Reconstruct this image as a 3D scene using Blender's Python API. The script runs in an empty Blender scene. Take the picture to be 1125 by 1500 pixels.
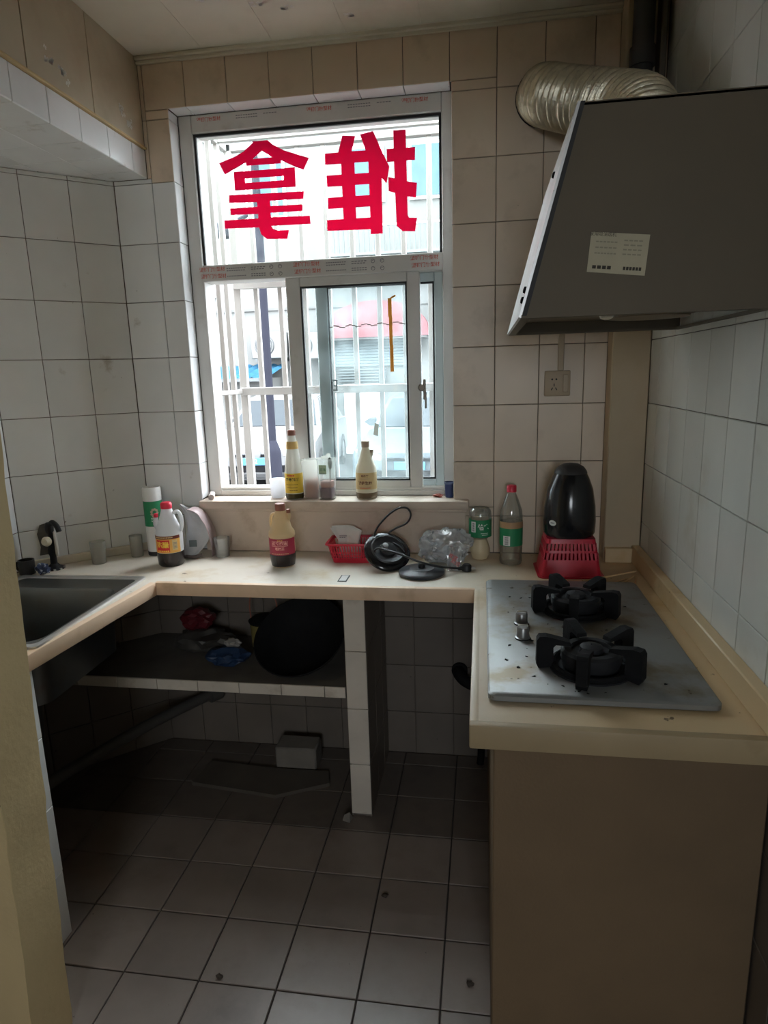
import bpy, bmesh, math, random
from mathutils import Vector, Matrix, noise
from mathutils.geometry import tessellate_polygon
random.seed(11)
S = bpy.context.scene
COL = S.collection

# ------------------------------------------------------------------ camera
def build_camera():
    yaw, pitch, roll = 0.1556, 0.2113, -0.0291
    cy, sy = math.cos(yaw), math.sin(yaw)
    f = Vector((-sy*math.cos(pitch), cy*math.cos(pitch), -math.sin(pitch)))
    r0 = Vector((cy, sy, 0)); u0 = r0.cross(f)
    r = math.cos(roll)*r0 + math.sin(roll)*u0
    u = r.cross(f)
    cam = bpy.data.cameras.new('camera'); o = bpy.data.objects.new('camera', cam); COL.objects.link(o)
    m = Matrix((r, u, -f)).transposed().to_4x4()
    m.translation = Vector((-0.0408, -2.3134, 1.4959)); o.matrix_world = m
    cam.sensor_fit = 'VERTICAL'; cam.sensor_height = 36; cam.sensor_width = 27
    cam.lens = 939.02/1500*36; cam.clip_start = 0.02; cam.clip_end = 200
    S.camera = o
build_camera()
# ------------------------------------------------------------------ world, light, exposure
w = bpy.data.worlds.new('overcast_sky'); S.world = w; w.use_nodes = True
bg = w.node_tree.nodes['Background']
bg.inputs[0].default_value = (0.875, 0.945, 1.0, 1)
# overcast sky: three times brighter overhead than at the horizon
_n = w.node_tree.nodes; _tc = _n.new('ShaderNodeTexCoord'); _sx = _n.new('ShaderNodeSeparateXYZ'); _mr = _n.new('ShaderNodeMapRange')
w.node_tree.links.new(_tc.outputs['Generated'], _sx.inputs[0]); w.node_tree.links.new(_sx.outputs[2], _mr.inputs[0])
_mr.inputs[1].default_value = 0; _mr.inputs[2].default_value = 1; _mr.inputs[3].default_value = 1.5; _mr.inputs[4].default_value = 4.5
w.node_tree.links.new(_mr.outputs[0], bg.inputs[1])
sun_l = bpy.data.lights.new('veiled_sun', 'SUN'); sun_l.energy = 0.12; sun_l.angle = math.radians(45); sun_l.color = (1.0, .97, .93)
sun = bpy.data.objects.new('veiled_sun', sun_l); COL.objects.link(sun)
sun.rotation_euler = Vector((-.14, -.63, -.77)).to_track_quat('-Z', 'Y').to_euler()
def portal(name, loc, rot, sx, sz):
    l = bpy.data.lights.new(name, 'AREA'); l.shape = 'RECTANGLE'; l.size = sx; l.size_y = sz
    l.cycles.is_portal = True
    o = bpy.data.objects.new(name, l); COL.objects.link(o); o.location = loc; o.rotation_euler = rot
portal('window_portal', (-.63, .2, 1.727), (math.radians(-90), 0, 0), .97, 1.37)
portal('hall_portal', (.2, -4.55, 1.675), (math.radians(90), 0, 0), .9, .75)
vs = S.view_settings
vs.view_transform = 'Standard'; vs.look = 'None'; vs.gamma = 1; vs.use_curve_mapping = False
vs.exposure = 2.9
S.cycles.max_bounces = 12; S.cycles.diffuse_bounces = 7; S.cycles.glossy_bounces = 4
S.cycles.transparent_max_bounces = 24; S.cycles.transmission_bounces = 6
S.cycles.caustics_reflective = False; S.cycles.caustics_refractive = False
S.cycles.sample_clamp_indirect = 6
S.cycles.use_denoising = True

# ------------------------------------------------------------------ materials
MATS = {}
def M(name, col, rough=.5, metal=0., var=.10, vscale=5., dirt=None, rnd=0., bump=0., bscale=80., spec=.5, coat=0., dirt2=None, transl=None):
    if name in MATS: return MATS[name]
    m = bpy.data.materials.new(name); MATS[name] = m; m.use_nodes = True
    nt = m.node_tree; N = nt.nodes; L = nt.links
    p = N['Principled BSDF']
    p.inputs['Roughness'].default_value = rough; p.inputs['Metallic'].default_value = metal
    p.inputs['Specular IOR Level'].default_value = spec; p.inputs['Coat Weight'].default_value = coat
    geo = N.new('ShaderNodeNewGeometry')
    def nz(scale, det=4, rg=.55):
        t = N.new('ShaderNodeTexNoise'); t.inputs['Scale'].default_value = scale
        t.inputs['Detail'].default_value = det; t.inputs['Roughness'].default_value = rg
        L.new(geo.outputs['Position'], t.inputs['Vector']); return t
    rgb = N.new('ShaderNodeRGB'); rgb.outputs[0].default_value = (*col, 1)
    out = rgb.outputs[0]
    def mul(out, facsock):
        mx = N.new('ShaderNodeMix'); mx.data_type = 'RGBA'; mx.blend_type = 'MULTIPLY'; mx.inputs[0].default_value = 1
        L.new(out, mx.inputs[6]); L.new(facsock, mx.inputs[7]); return mx.outputs[2]
    if var:
        mr = N.new('ShaderNodeMapRange'); mr.inputs[1].default_value = .3; mr.inputs[2].default_value = .7
        mr.inputs[3].default_value = 1-var; mr.inputs[4].default_value = 1+var*.4
        L.new(nz(vscale).outputs['Fac'], mr.inputs[0]); out = mul(out, mr.outputs[0])
    if rnd:
        oi = N.new('ShaderNodeObjectInfo'); mr = N.new('ShaderNodeMapRange')
        mr.inputs[3].default_value = 1-rnd; mr.inputs[4].default_value = 1+rnd*.3
        L.new(oi.outputs['Random'], mr.inputs[0]); out = mul(out, mr.outputs[0])
    for d in (dirt, dirt2):
        if not d: continue
        dc, thr, soft, sc, amt = d
        mr = N.new('ShaderNodeMapRange'); mr.inputs[1].default_value = thr; mr.inputs[2].default_value = thr+soft
        mr.inputs[3].default_value = 0; mr.inputs[4].default_value = amt
        L.new(nz(sc, 5, .6).outputs['Fac'], mr.inputs[0])
        mx = N.new('ShaderNodeMix'); mx.data_type = 'RGBA'
        L.new(mr.outputs[0], mx.inputs[0]); L.new(out, mx.inputs[6]); mx.inputs[7].default_value = (*dc, 1)
        out = mx.outputs[2]
    L.new(out, p.inputs['Base Color'])
    if bump:
        b = N.new('ShaderNodeBump'); b.inputs['Strength'].default_value = bump; b.inputs['Distance'].default_value = .003
        L.new(nz(bscale).outputs['Fac'], b.inputs['Height']); L.new(b.outputs[0], p.inputs['Normal'])
    if transl:
        tr = N.new('ShaderNodeBsdfTranslucent'); L.new(out, tr.inputs[0])
        mx = N.new('ShaderNodeMixShader'); mx.inputs[0].default_value = transl
        L.new(p.outputs[0], mx.inputs[1]); L.new(tr.outputs[0], mx.inputs[2])
        L.new(mx.outputs[0], N['Material Output'].inputs[0])
    return m
def THIN(name, tint=(.95, .97, .96), film=(.8, .85, .85), opac=.15, gloss=.08, rough=.05, patch=0., pscale=12.):
    """thin clear sheet: see-through, a little dust on it and a mirror reflection"""
    if name in MATS: return MATS[name]
    m = bpy.data.materials.new(name); MATS[name] = m; m.use_nodes = True
    nt = m.node_tree; N = nt.nodes; L = nt.links; N.remove(N['Principled BSDF'])
    t = N.new('ShaderNodeBsdfTransparent'); t.inputs[0].default_value = (*tint, 1)
    d = N.new('ShaderNodeBsdfDiffuse'); d.inputs[0].default_value = (*film, 1)
    tl = N.new('ShaderNodeBsdfTranslucent'); tl.inputs[0].default_value = (*film, 1)
    dm = N.new('ShaderNodeMixShader'); dm.inputs[0].default_value = .6; L.new(d.outputs[0], dm.inputs[1]); L.new(tl.outputs[0], dm.inputs[2])
    a = N.new('ShaderNodeMixShader'); a.inputs[0].default_value = opac
    if patch:
        geo = N.new('ShaderNodeNewGeometry'); nz = N.new('ShaderNodeTexNoise'); nz.inputs['Scale'].default_value = pscale; nz.inputs['Detail'].default_value = 5
        L.new(geo.outputs['Position'], nz.inputs['Vector'])
        mr = N.new('ShaderNodeMapRange'); mr.inputs[1].default_value = .35; mr.inputs[2].default_value = .7
        mr.inputs[3].default_value = max(0, opac-patch); mr.inputs[4].default_value = opac+patch
        L.new(nz.outputs['Fac'], mr.inputs[0]); L.new(mr.outputs[0], a.inputs[0])
    L.new(t.outputs[0], a.inputs[1]); L.new(dm.outputs[0], a.inputs[2])
    g = N.new('ShaderNodeBsdfGlossy'); g.inputs['Roughness'].default_value = rough
    lw = N.new('ShaderNodeLayerWeight'); lw.inputs[0].default_value = .25
    mr = N.new('ShaderNodeMapRange'); mr.inputs[3].default_value = gloss*.5; mr.inputs[4].default_value = min(1, gloss*5)
    L.new(lw.outputs['Fresnel'], mr.inputs[0])
    b = N.new('ShaderNodeMixShader'); L.new(mr.outputs[0], b.inputs[0]); L.new(a.outputs[0], b.inputs[1]); L.new(g.outputs[0], b.inputs[2])
    L.new(b.outputs[0], N['Material Output'].inputs[0])
    return m
BR = (.10, .065, .035)
tile_white = M('glazed_white_tile', (.80, .815, .825), .22, var=.07, vscale=4, rnd=.07, dirt=((.30, .25, .19), .66, .12, 9, .6), dirt2=((.07, .05, .04), .735, .02, 38, .9))
tile_grease = M('greasy_cream_tile', (.72, .60, .475), .36, var=.12, vscale=3, rnd=.08, dirt=((.25, .18, .10), .55, .25, 5, .55), dirt2=((.06, .045, .03), .725, .02, 45, .9))
tile_right = M('pale_stove_side_tile', (.70, .70, .65), .30, var=.10, vscale=3, rnd=.08, dirt=((.35, .27, .15), .58, .2, 4, .5), dirt2=((.08, .06, .04), .74, .02, 50, .8))
tile_low = M('shaded_stained_low_tile', (.19, .16, .135), .4, var=.15, vscale=5, rnd=.1, dirt=((.16, .13, .10), .5, .25, 6, .7), dirt2=((.04, .035, .03), .70, .03, 26, .9))  # wall tile coloured darker for the shade under the worktop, plus stains
tile_floor = M('worn_floor_tile', (.275, .225, .198), .33, var=.2, vscale=5, rnd=.12, dirt=((.13, .10, .085), .5, .22, 5, .65), dirt2=((.04, .03, .025), .715, .02, 36, .9))
tile_floor_shaded = M('shaded_grimy_floor_tile', (.16, .13, .11), .45, var=.3, vscale=5, rnd=.15, dirt=((.04, .032, .026), .5, .22, 5, .75))  # grime, with the shade under the worktop also put into the colour
grout = M('dark_grout', (.16, .13, .11), .9, var=.3, vscale=30)
grout_floor = M('black_floor_grout', (.05, .042, .038), .9, var=.3, vscale=30)
plaster = M('hall_plaster', (.60, .56, .47), .9)
yellow = M('ochre_wall_paint', (.60, .46, .25), .85, var=.10, vscale=3, bump=.4, bscale=60, dirt=((.42, .34, .2), .55, .25, 4, .5))
panelbrown = M('brown_painted_board', (.165, .108, .058), .7, var=.15, vscale=3, bump=.3, bscale=150, dirt=((.11, .075, .042), .55, .25, 3.5, .5), dirt2=((.02, .013, .01), .75, .02, 30, .9))
chase_m = M('greasy_tan_paint', (.50, .40, .27), .6, var=.15, vscale=4, dirt=((.3, .2, .1), .5, .3, 4, .5))
pvc = M('yellowed_pvc_panel', (.68, .65, .54), .35, var=.10, vscale=2.5, dirt=((.36, .30, .2), .5, .3, 3, .5))
fascia_m = M('greasy_pvc_fascia', (.50, .43, .31), .4, var=.15, vscale=3, dirt=((.28, .21, .12), .5, .3, 4, .6))
flower = M('silver_flower_print', (.75, .74, .70), .3, metal=.3, var=0)
stone = M('cream_worktop', (.70, .635, .54), .45, var=.08, vscale=4, bump=.1, bscale=200, dirt=((.50, .36, .18), .56, .18, 5, .7), dirt2=(BR, .69, .03, 24, .9))
stone_warm = M('tan_worktop_edge', (.78, .57, .40), .5, var=.1, vscale=6, dirt=((.42, .27, .14), .55, .2, 7, .6))
stone_edge = M('worn_sill_stone', (.62, .51, .42), .6, var=.12, vscale=6, dirt=((.35, .24, .15), .55, .2, 9, .6))
steel = M('brushed_steel', (.62, .62, .60), .33, metal=1, var=.12, vscale=7, dirt=((.25, .2, .15), .6, .2, 8, .6))
steel_plate = M('dirty_stove_steel', (.27, .275, .275), .5, metal=.75, var=.12, vscale=6, dirt=((.16, .11, .05), .48, .15, 6.5, .7), dirt2=((.05, .035, .02), .66, .03, 26, .9))
hood_m = M('brown_grey_hood_steel', (.128, .102, .068), .6, metal=.2, var=.10, vscale=4, dirt=((.13, .10, .06), .6, .2, 5, .4))
hood_front = M('silver_hood_steel', (.66, .66, .66), .4, metal=.6, var=.1, dirt=((.2, .15, .1), .66, .05, 30, .7))
hood_dark = M('greasy_hood_underside', (.19, .15, .10), .5, metal=.2, var=.2)
alu = M('crinkled_aluminium', (.74, .69, .55), .34, metal=.85, var=.25, vscale=40, bump=.4, bscale=150, dirt=((.35, .25, .10), .55, .2, 10, .7))
iron = M('black_cast_iron', (.010, .010, .011), .75, var=.3, vscale=20, bump=.4, spec=.15)
iron_grey = M('sooty_burner_metal', (.028, .028, .031), .6, metal=.3, var=.3, vscale=20, spec=.25)
blackp = M('black_gloss_plastic', (.012, .012, .014), .16, var=.1)
blackm = M('black_matt_plastic', (.02, .02, .022), .45, var=.15)
upvc = M('white_window_profile', (.66, .65, .625), .4, var=.08, vscale=6, dirt=((.35, .32, .28), .62, .2, 10, .5))
upvc_blue = M('blue_white_window_profile', (.52, .60, .62), .4, var=.08)
gasket = M('black_gasket', (.02, .02, .022), .6, var=0)
redfilm = M('red_lettering_film', (.72, .006, .15), .45, var=.03, transl=.55)
grill_m = M('white_painted_bar', (.27, .257, .24), .5, var=.1, vscale=8, dirt=((.4, .32, .24), .64, .1, 12, .5))
glass_top = THIN('upper_window_glass', opac=.03, gloss=.04, film=(.85, .95, .95), patch=.02)
glass_dusty = THIN('dusty_sash_glass', tint=(.95, .98, .98), film=(.80, .88, .90), opac=.06, gloss=.04, patch=.04)
glass_cup = THIN('drinking_glass', opac=.22, gloss=.16, film=(.85, .85, .85))
glass_frost = THIN('cloudy_drinking_glass', opac=.42, gloss=.1, film=(.66, .63, .58))
pet = THIN('clear_bottle_plastic', opac=.14, gloss=.14, film=(.85, .85, .82))
film_m = THIN('crinkled_clear_film', tint=(.97, .97, .98), opac=.40, gloss=.17, rough=.2, film=(.92, .94, .97), patch=.2, pscale=25)
hdpe = M('milky_white_plastic', (.80, .81, .82), .35, var=.04, transl=.35)
hdpe_w = M('warm_milky_plastic', (.82, .66, .42), .3, var=.06, transl=.35)
cream_p = M('cream_plastic', (.84, .78, .64), .35, var=.05, transl=.25)
white_p = M('white_plastic', (.80, .80, .79), .4, var=.04)
white_g = M('white_bottle_glass', (.74, .73, .68), .15, var=.05, transl=.4)
paper = M('white_paper', (.78, .79, .75), .8, var=.06, transl=.2)
redp = M('red_plastic', (.62, .02, .05), .35, var=.08, transl=.15)
redcap = M('red_cap_plastic', (.75, .03, .07), .4, var=.05)
brown_cap = M('brown_cap_plastic', (.32, .12, .08), .45, var=.05)
tan_cap = M('tan_cap_plastic', (.5, .38, .28), .45, var=.05)
green_l = M('green_label', (.02, .24, .10), .5, var=.06)
yellow_l = M('yellow_label', (.86, .58, .06), .5, var=.06)
cream_l = M('cream_label', (.74, .56, .28), .5, var=.05)
crimson_l = M('crimson_label', (.42, .03, .07), .45, var=.06)
brown_l = M('maroon_label', (.16, .03, .02), .5, var=0)
orange_l = M('orange_label', (.85, .45, .10), .5, var=.05)
red_ink = M('red_ink', (.70, .03, .03), .6, var=0)
pink_ink = M('faded_red_ink', (.60, .16, .13), .6, var=0)
grey_ink = M('grey_ink', (.22, .22, .24), .6, var=0)
black_ink = M('black_ink', (.02, .02, .02), .6, var=0)
white_ink = M('white_ink', (.9, .9, .88), .6, var=0)
yellow_ink = M('yellow_ink', (.95, .65, .08), .6, var=0)
peach_ink = M('peach_ink', (.90, .45, .40), .6, var=0)
blue_ink = M('blue_ink', (.08, .12, .35), .6, var=0)
soy = M('dark_soy_liquid', (.02, .014, .014), .2, var=0)
oil = M('dark_oil_liquid', (.06, .045, .01), .2, var=0)
water = THIN('still_water', tint=(.93, .92, .85), opac=.10, gloss=.1)
sauce = M('pink_sauce', (.55, .25, .22), .5, var=.1)
purple = M('purple_sediment', (.16, .08, .14), .5, var=.2, vscale=40)
grey_bag = M('grey_printed_film', (.40, .40, .41), .45, var=.12, vscale=20)
pink_bag = M('pinkish_clear_film', (.58, .46, .46), .35, var=.2, vscale=12, transl=.3)
wood = M('pale_bamboo', (.62, .42, .22), .6, var=.15, vscale=30)
ochre_tape = M('ochre_tape', (.75, .42, .08), .6, var=.05, transl=.3)
socket_m = M('greasy_socket_plastic', (.44, .35, .25), .5, var=.08)
lamp_m = M('frosted_lamp_cover', (.80, .76, .66), .3, var=0)
pipe_m = M('dark_grey_pipe', (.045, .043, .042), .5, var=.2)
pipe_grey = M('grimy_drain_pipe', (.07, .065, .06), .5, var=.25)
blue_cloth = M('blue_white_cloth', (.05, .07, .15), .9, var=.3, vscale=30, dirt=((.5, .55, .65), .56, .02, 60, .9))
bag_red = M('dark_red_film', (.11, .012, .018), .4, var=.2, vscale=20)
bag_dark = M('dark_patterned_film', (.06, .055, .05), .45, var=.5, vscale=25)
bag_blue = M('blue_film', (.02, .045, .11), .45, var=.2, vscale=20)
bucket_y = M('dull_yellow_plastic', (.22, .18, .06), .5, var=.1)
concrete = M('pale_brick', (.20, .178, .155), .9, var=.2, vscale=12)

def yellow_side(m):
    """cooking oil has yellowed the stone on the stove side"""
    N = m.node_tree.nodes; L = m.node_tree.links; p = N['Principled BSDF']
    src = p.inputs['Base Color'].links[0].from_socket
    g = N.new('ShaderNodeNewGeometry'); sx = N.new('ShaderNodeSeparateXYZ'); L.new(g.outputs['Position'], sx.inputs[0])
    nz = N.new('ShaderNodeTexNoise'); nz.inputs['Scale'].default_value = 3; L.new(g.outputs['Position'], nz.inputs['Vector'])
    ad = N.new('ShaderNodeMath'); ad.operation = 'MULTIPLY_ADD'; ad.inputs[1].default_value = .5; L.new(nz.outputs['Fac'], ad.inputs[0]); L.new(sx.outputs[0], ad.inputs[2])
    mr = N.new('ShaderNodeMapRange'); mr.inputs[1].default_value = .05; mr.inputs[2].default_value = .5; mr.inputs[4].default_value = .85; L.new(ad.outputs[0], mr.inputs[0])
    mx = N.new('ShaderNodeMix'); mx.data_type = 'RGBA'; mx.blend_type = 'MULTIPLY'; L.new(mr.outputs[0], mx.inputs[0]); L.new(src, mx.inputs[6]); mx.inputs[7].default_value = (.84, .65, .38, 1)
    L.new(mx.outputs[2], p.inputs['Base Color'])
yellow_side(stone)
# ------------------------------------------------------------------ mesh helpers
class B:
    def __init__(s): s.bm = bmesh.new()
    def quad(s, *p):
        return s.bm.faces.new([s.bm.verts.new(q) for q in p])
    def box(s, x0, x1, y0, y1, z0, z1, b=0., seg=1, mat=None):
        r = bmesh.ops.create_cube(s.bm, size=1)['verts']
        for v in r:
            v.co = Vector(((x0+x1)/2+v.co.x*(x1-x0), (y0+y1)/2+v.co.y*(y1-y0), (z0+z1)/2+v.co.z*(z1-z0)))
        if b:
            e = list({e for v in r for e in v.link_edges})
            r = bmesh.ops.bevel(s.bm, geom=e, offset=b, segments=seg, affect='EDGES', profile=.5)['verts']
        if mat is not None:
            for v in r: v.co = mat @ v.co
        return s
    def lathe(s, prof, seg=28, c=(0, 0, 0), mat=None, sx=1, sy=1, cap0=True, cap1=True, closed=True):
        rings = []; c = Vector(c)
        for r, z in prof:
            ring = []
            for k in range(seg):
                a = 2*math.pi*k/seg
                p = Vector((r*sx*math.cos(a), r*sy*math.sin(a), z))
                if mat is not None: p = mat @ p
                ring.append(s.bm.verts.new(p+c))
            rings.append(ring)
        for a, b in zip(rings, rings[1:]):
            for k in range(seg):
                s.bm.faces.new((a[k], a[(k+1) % seg], b[(k+1) % seg], b[k]))
        if cap0: s.bm.faces.new(list(reversed(rings[0])))
        if cap1: s.bm.faces.new(rings[-1])
        return s
    def cyl(s, p0, p1, r0, r1=None, seg=14):
        p0 = Vector(p0); p1 = Vector(p1); d = p1-p0
        q = d.to_track_quat('Z', 'Y').to_matrix()
        return s.lathe([(r0, 0), (r0 if r1 is None else r1, d.length)], seg, c=p0, mat=q)
    def tube(s, pts, r, seg=10, sub=6, rfun=None, cap=True, step=None):
        P = spline(pts, sub) if step is None else resample(spline(pts, 14), step)
        rings = []; up = Vector((0, 0, 1)); pr = None
        for i, p in enumerate(P):
            t = (P[min(i+1, len(P)-1)]-P[max(i-1, 0)]).normalized()
            if pr is None:
                n = t.orthogonal().normalized()
            else:
                n = (pr-t*pr.dot(t)).normalized()
            pr = n; b = t.cross(n)
            rr = r if rfun is None else rfun(i, len(P))
            rings.append([s.bm.verts.new(p+n*rr*math.cos(2*math.pi*k/seg)+b*rr*math.sin(2*math.pi*k/seg)) for k in range(seg)])
        for a, b in zip(rings, rings[1:]):
            for k in range(seg):
                s.bm.faces.new((a[k], a[(k+1) % seg], b[(k+1) % seg], b[k]))
        if cap:
            s.bm.faces.new(list(reversed(rings[0]))); s.bm.faces.new(rings[-1])
        return s
    def plate(s, outer, d0, d1, holes=(), ax='z'):
        """polygon with holes given in two axes, extruded d0..d1 along the third"""
        f = {'z': lambda a, b, d: (a, b, d), 'y': lambda a, b, d: (a, d, b), 'x': lambda a, b, d: (d, a, b)}[ax]
        loops = [list(outer)]+[list(h) for h in holes]
        flat = [p for l in loops for p in l]
        tris = tessellate_polygon([[Vector((p[0], p[1], 0)) for p in l] for l in loops])
        lo = [s.bm.verts.new(f(p[0], p[1], d0)) for p in flat]; hi = [s.bm.verts.new(f(p[0], p[1], d1)) for p in flat]
        for t in tris:
            try:
                s.bm.faces.new([lo[i] for i in t]); s.bm.faces.new([hi[i] for i in reversed(t)])
            except ValueError: pass
        o = 0
        for l in loops:
            n = len(l)
            for i in range(n):
                a, b = o+i, o+(i+1) % n
                s.bm.faces.new((lo[a], lo[b], hi[b], hi[a]))
            o += n
        return s
    def hull(s, pts):
        vs = [s.bm.verts.new(p) for p in pts]
        bmesh.ops.convex_hull(s.bm, input=vs); return s
    def mesh(s, name, smooth=40):
        bmesh.ops.recalc_face_normals(s.bm, faces=s.bm.faces)
        me = bpy.data.meshes.new(name); s.bm.to_mesh(me); s.bm.free()
        if smooth:
            for p in me.polygons: p.use_smooth = True
            me.set_sharp_from_angle(angle=math.radians(smooth))
        return me
    def obj(s, name, mat, parent=None, loc=None, smooth=40, rot=None):
        return link(name, s.mesh(name, smooth), mat, parent, loc, rot)
def link(name, me, mat, parent=None, loc=None, rot=None):
    if mat is not None and not me.materials: me.materials.append(mat)
    o = bpy.data.objects.new(name, me); COL.objects.link(o)
    if parent is not None: o.parent = parent
    if loc: o.location = loc
    if rot: o.rotation_euler = rot
    return o
def spline(pts, sub):
    P = [Vector(p) for p in pts]; out = []
    for i in range(len(P)-1):
        a, b, c, d = P[max(i-1, 0)], P[i], P[i+1], P[min(i+2, len(P)-1)]
        for k in range(sub):
            t = k/sub
            out.append(.5*((2*b)+(c-a)*t+(2*a-5*b+4*c-d)*t*t+(3*b-a-3*c+d)*t**3))
    out.append(P[-1]); return out
def resample(P, step):
    out = [P[0]]; acc = 0
    for a, b in zip(P, P[1:]):
        d = (b-a).length; t = step-acc
        while t <= d:
            out.append(a.lerp(b, t/d)); t += step
        acc = (acc+d) % step
    return out
def T(name, label, cat, loc=(0, 0, 0), rz=0, group=None):
    o = bpy.data.objects.new(name, None); COL.objects.link(o); o.empty_display_size = .05
    o.location = loc; o.rotation_euler = (0, 0, rz)
    return tag(o, label, cat, group)
def tag(o, label, cat, group=None):
    o['label'] = label; o['category'] = cat
    if group: o['group'] = group
    return o
def st(o, label=None, cat=None):
    o['kind'] = 'structure'
    if label: o['label'] = label
    if cat: o['category'] = cat
    return o
def text(s, size, mat, parent, cyl_r=None, z=0., x=0., loc=(0, 0, 0), mirror=False, thick=.0, name='lettering'):
    """flat print, upright in the x-z plane facing -y; wrapped round a bottle when cyl_r is given"""
    cu = bpy.data.curves.new('t', 'FONT'); cu.body = s; cu.size = size; cu.align_x = 'CENTER'; cu.align_y = 'CENTER'; cu.offset = thick
    o = bpy.data.objects.new('t', cu); COL.objects.link(o)
    dg = bpy.context.evaluated_depsgraph_get(); dg.update()
    me = bpy.data.meshes.new_from_object(o.evaluated_get(dg)); bpy.data.objects.remove(o)
    for v in me.vertices:
        a, b = v.co.x+x, v.co.y+z
        v.co = (cyl_r*math.sin(a/cyl_r), -cyl_r*math.cos(a/cyl_r), b) if cyl_r else (a, 0, b)
    me.materials.clear()
    return link(name, me, mat, parent, loc)
def wrap(r, z0, z1, a0, a1, seg=18, th=.0006):
    """label sheet wrapped round a bottle of radius r between two angles (0 faces -y)"""
    b = B()
    for k in range(seg):
        t0 = a0+(a1-a0)*k/seg; t1 = a0+(a1-a0)*(k+1)/seg
        p = lambda t, rr, z: (rr*math.sin(t), -rr*math.cos(t), z)
        b.quad(p(t0, r, z0), p(t1, r, z0), p(t1, r, z1), p(t0, r, z1))
    bmesh.ops.remove_doubles(b.bm, verts=b.bm.verts, dist=1e-6)
    ret = bmesh.ops.solidify(b.bm, geom=list(b.bm.faces), thickness=th)
    return b
def strokes(name, mat, parent, rows, cyl_r=None, y=0, h=.0012):
    """small illegible print as short bars: rows of (x0, x1, z, bars)"""
    b = B()
    for x0, x1, z, n in rows:
        wd = (x1-x0)/n
        for k in range(n):
            a0 = x0+wd*(k+.12); a1 = x0+wd*(k+.88)
            if cyl_r:
                q = lambda a, zz: (cyl_r*math.sin(a/cyl_r), -cyl_r*math.cos(a/cyl_r), zz)
                b.quad(q(a0, z-h), q(a1, z-h), q(a1, z+h), q(a0, z+h))
            else:
                b.quad((a0, y, z-h), (a1, y, z-h), (a1, y, z+h), (a0, y, z+h))
    return b.obj(name, mat, parent, smooth=0)

# tiles -------------------------------------------------------------
TILE = {}
def tile_mesh(wd, h, th, mat):
    k = (round(wd, 4), round(h, 4), th, mat.name)
    if k not in TILE:
        c = .0014; b = B(); hw, hh = wd/2, h/2
        lo = [b.bm.verts.new((sx*hw, sy*hh, -th)) for sx, sy in ((-1, -1), (1, -1), (1, 1), (-1, 1))]
        mi = [b.bm.verts.new((sx*hw, sy*hh, -c)) for sx, sy in ((-1, -1), (1, -1), (1, 1), (-1, 1))]
        hi = [b.bm.verts.new((sx*(hw-c), sy*(hh-c), 0)) for sx, sy in ((-1, -1), (1, -1), (1, 1), (-1, 1))]
        b.bm.faces.new(hi); b.bm.faces.new(list(reversed(lo)))
        for a, c_ in ((lo, mi), (mi, hi)):
            for i in range(4): b.bm.faces.new((a[i], a[(i+1) % 4], c_[(i+1) % 4], c_[i]))
        me = b.mesh('tile', 0); me.materials.append(mat); TILE[k] = me
    return TILE[k]
def tiles(parent, o, u, v, n, us, vs_, mat, holes=(), th=.006, gap=.0022, name='tile', skip=None):
    """tiles on the plane o + a*u + b*v, facing n; mat may be a function of the cell centre"""
    o, u, v, n = Vector(o), Vector(u).normalized(), Vector(v).normalized(), Vector(n).normalized()
    R = Matrix((u, v, n)).transposed()
    if R.determinant() < 0: R = Matrix((-u, v, n)).transposed()
    for i in range(len(us)-1):
        for j in range(len(vs_)-1):
            cells = [(us[i], us[i+1], vs_[j], vs_[j+1])]
            for h in holes:
                nc = []
                for a0, a1, b0, b1 in cells:
                    if a1 <= h[0]+1e-6 or a0 >= h[1]-1e-6 or b1 <= h[2]+1e-6 or b0 >= h[3]-1e-6: nc.append((a0, a1, b0, b1)); continue
                    if b0 < h[2]: nc.append((a0, a1, b0, h[2]))
                    if b1 > h[3]: nc.append((a0, a1, h[3], b1))
                    m0, m1 = max(b0, h[2]), min(b1, h[3])
                    if a0 < h[0]: nc.append((a0, h[0], m0, m1))
                    if a1 > h[1]: nc.append((h[1], a1, m0, m1))
                cells = nc
            for a0, a1, b0, b1 in cells:
                if a1-a0 < .008 or b1-b0 < .008: continue
                ca, cb = (a0+a1)/2, (b0+b1)/2
                if skip and skip(ca, cb): continue
                mt = mat(ca, cb) if callable(mat) else mat
                ob = bpy.data.objects.new(name, tile_mesh(a1-a0-gap, b1-b0-gap, th, mt)); COL.objects.link(ob)
                jit = Matrix.Rotation(random.gauss(0, .0016), 3, 'X') @ Matrix.Rotation(random.gauss(0, .0016), 3, 'Y')
                m = (R @ jit).to_4x4(); m.translation = o+u*ca+v*cb+n*random.uniform(-.0006, .0004)
                ob.parent = parent; ob.matrix_local = m
def grid(a, b, first, step):
    k = math.floor((a-first)/step)+1; out = [a]
    while first+k*step < b-.004:
        if first+k*step > a+.004: out.append(first+k*step)
        k += 1
    out.append(b); return out

# ================================================================== THE ROOM
CE = 2.58; XR = .495; XL = -1.68; DA = Vector((-1.345, 0, 0)); DB = Vector((-1.68, -.31, 0))
WX0, WX1, WZ0, WZ1 = -1.115, -.145, 1.043, 2.41
ZG = lambda a, b: grid(a, b, .18, .2)
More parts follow.
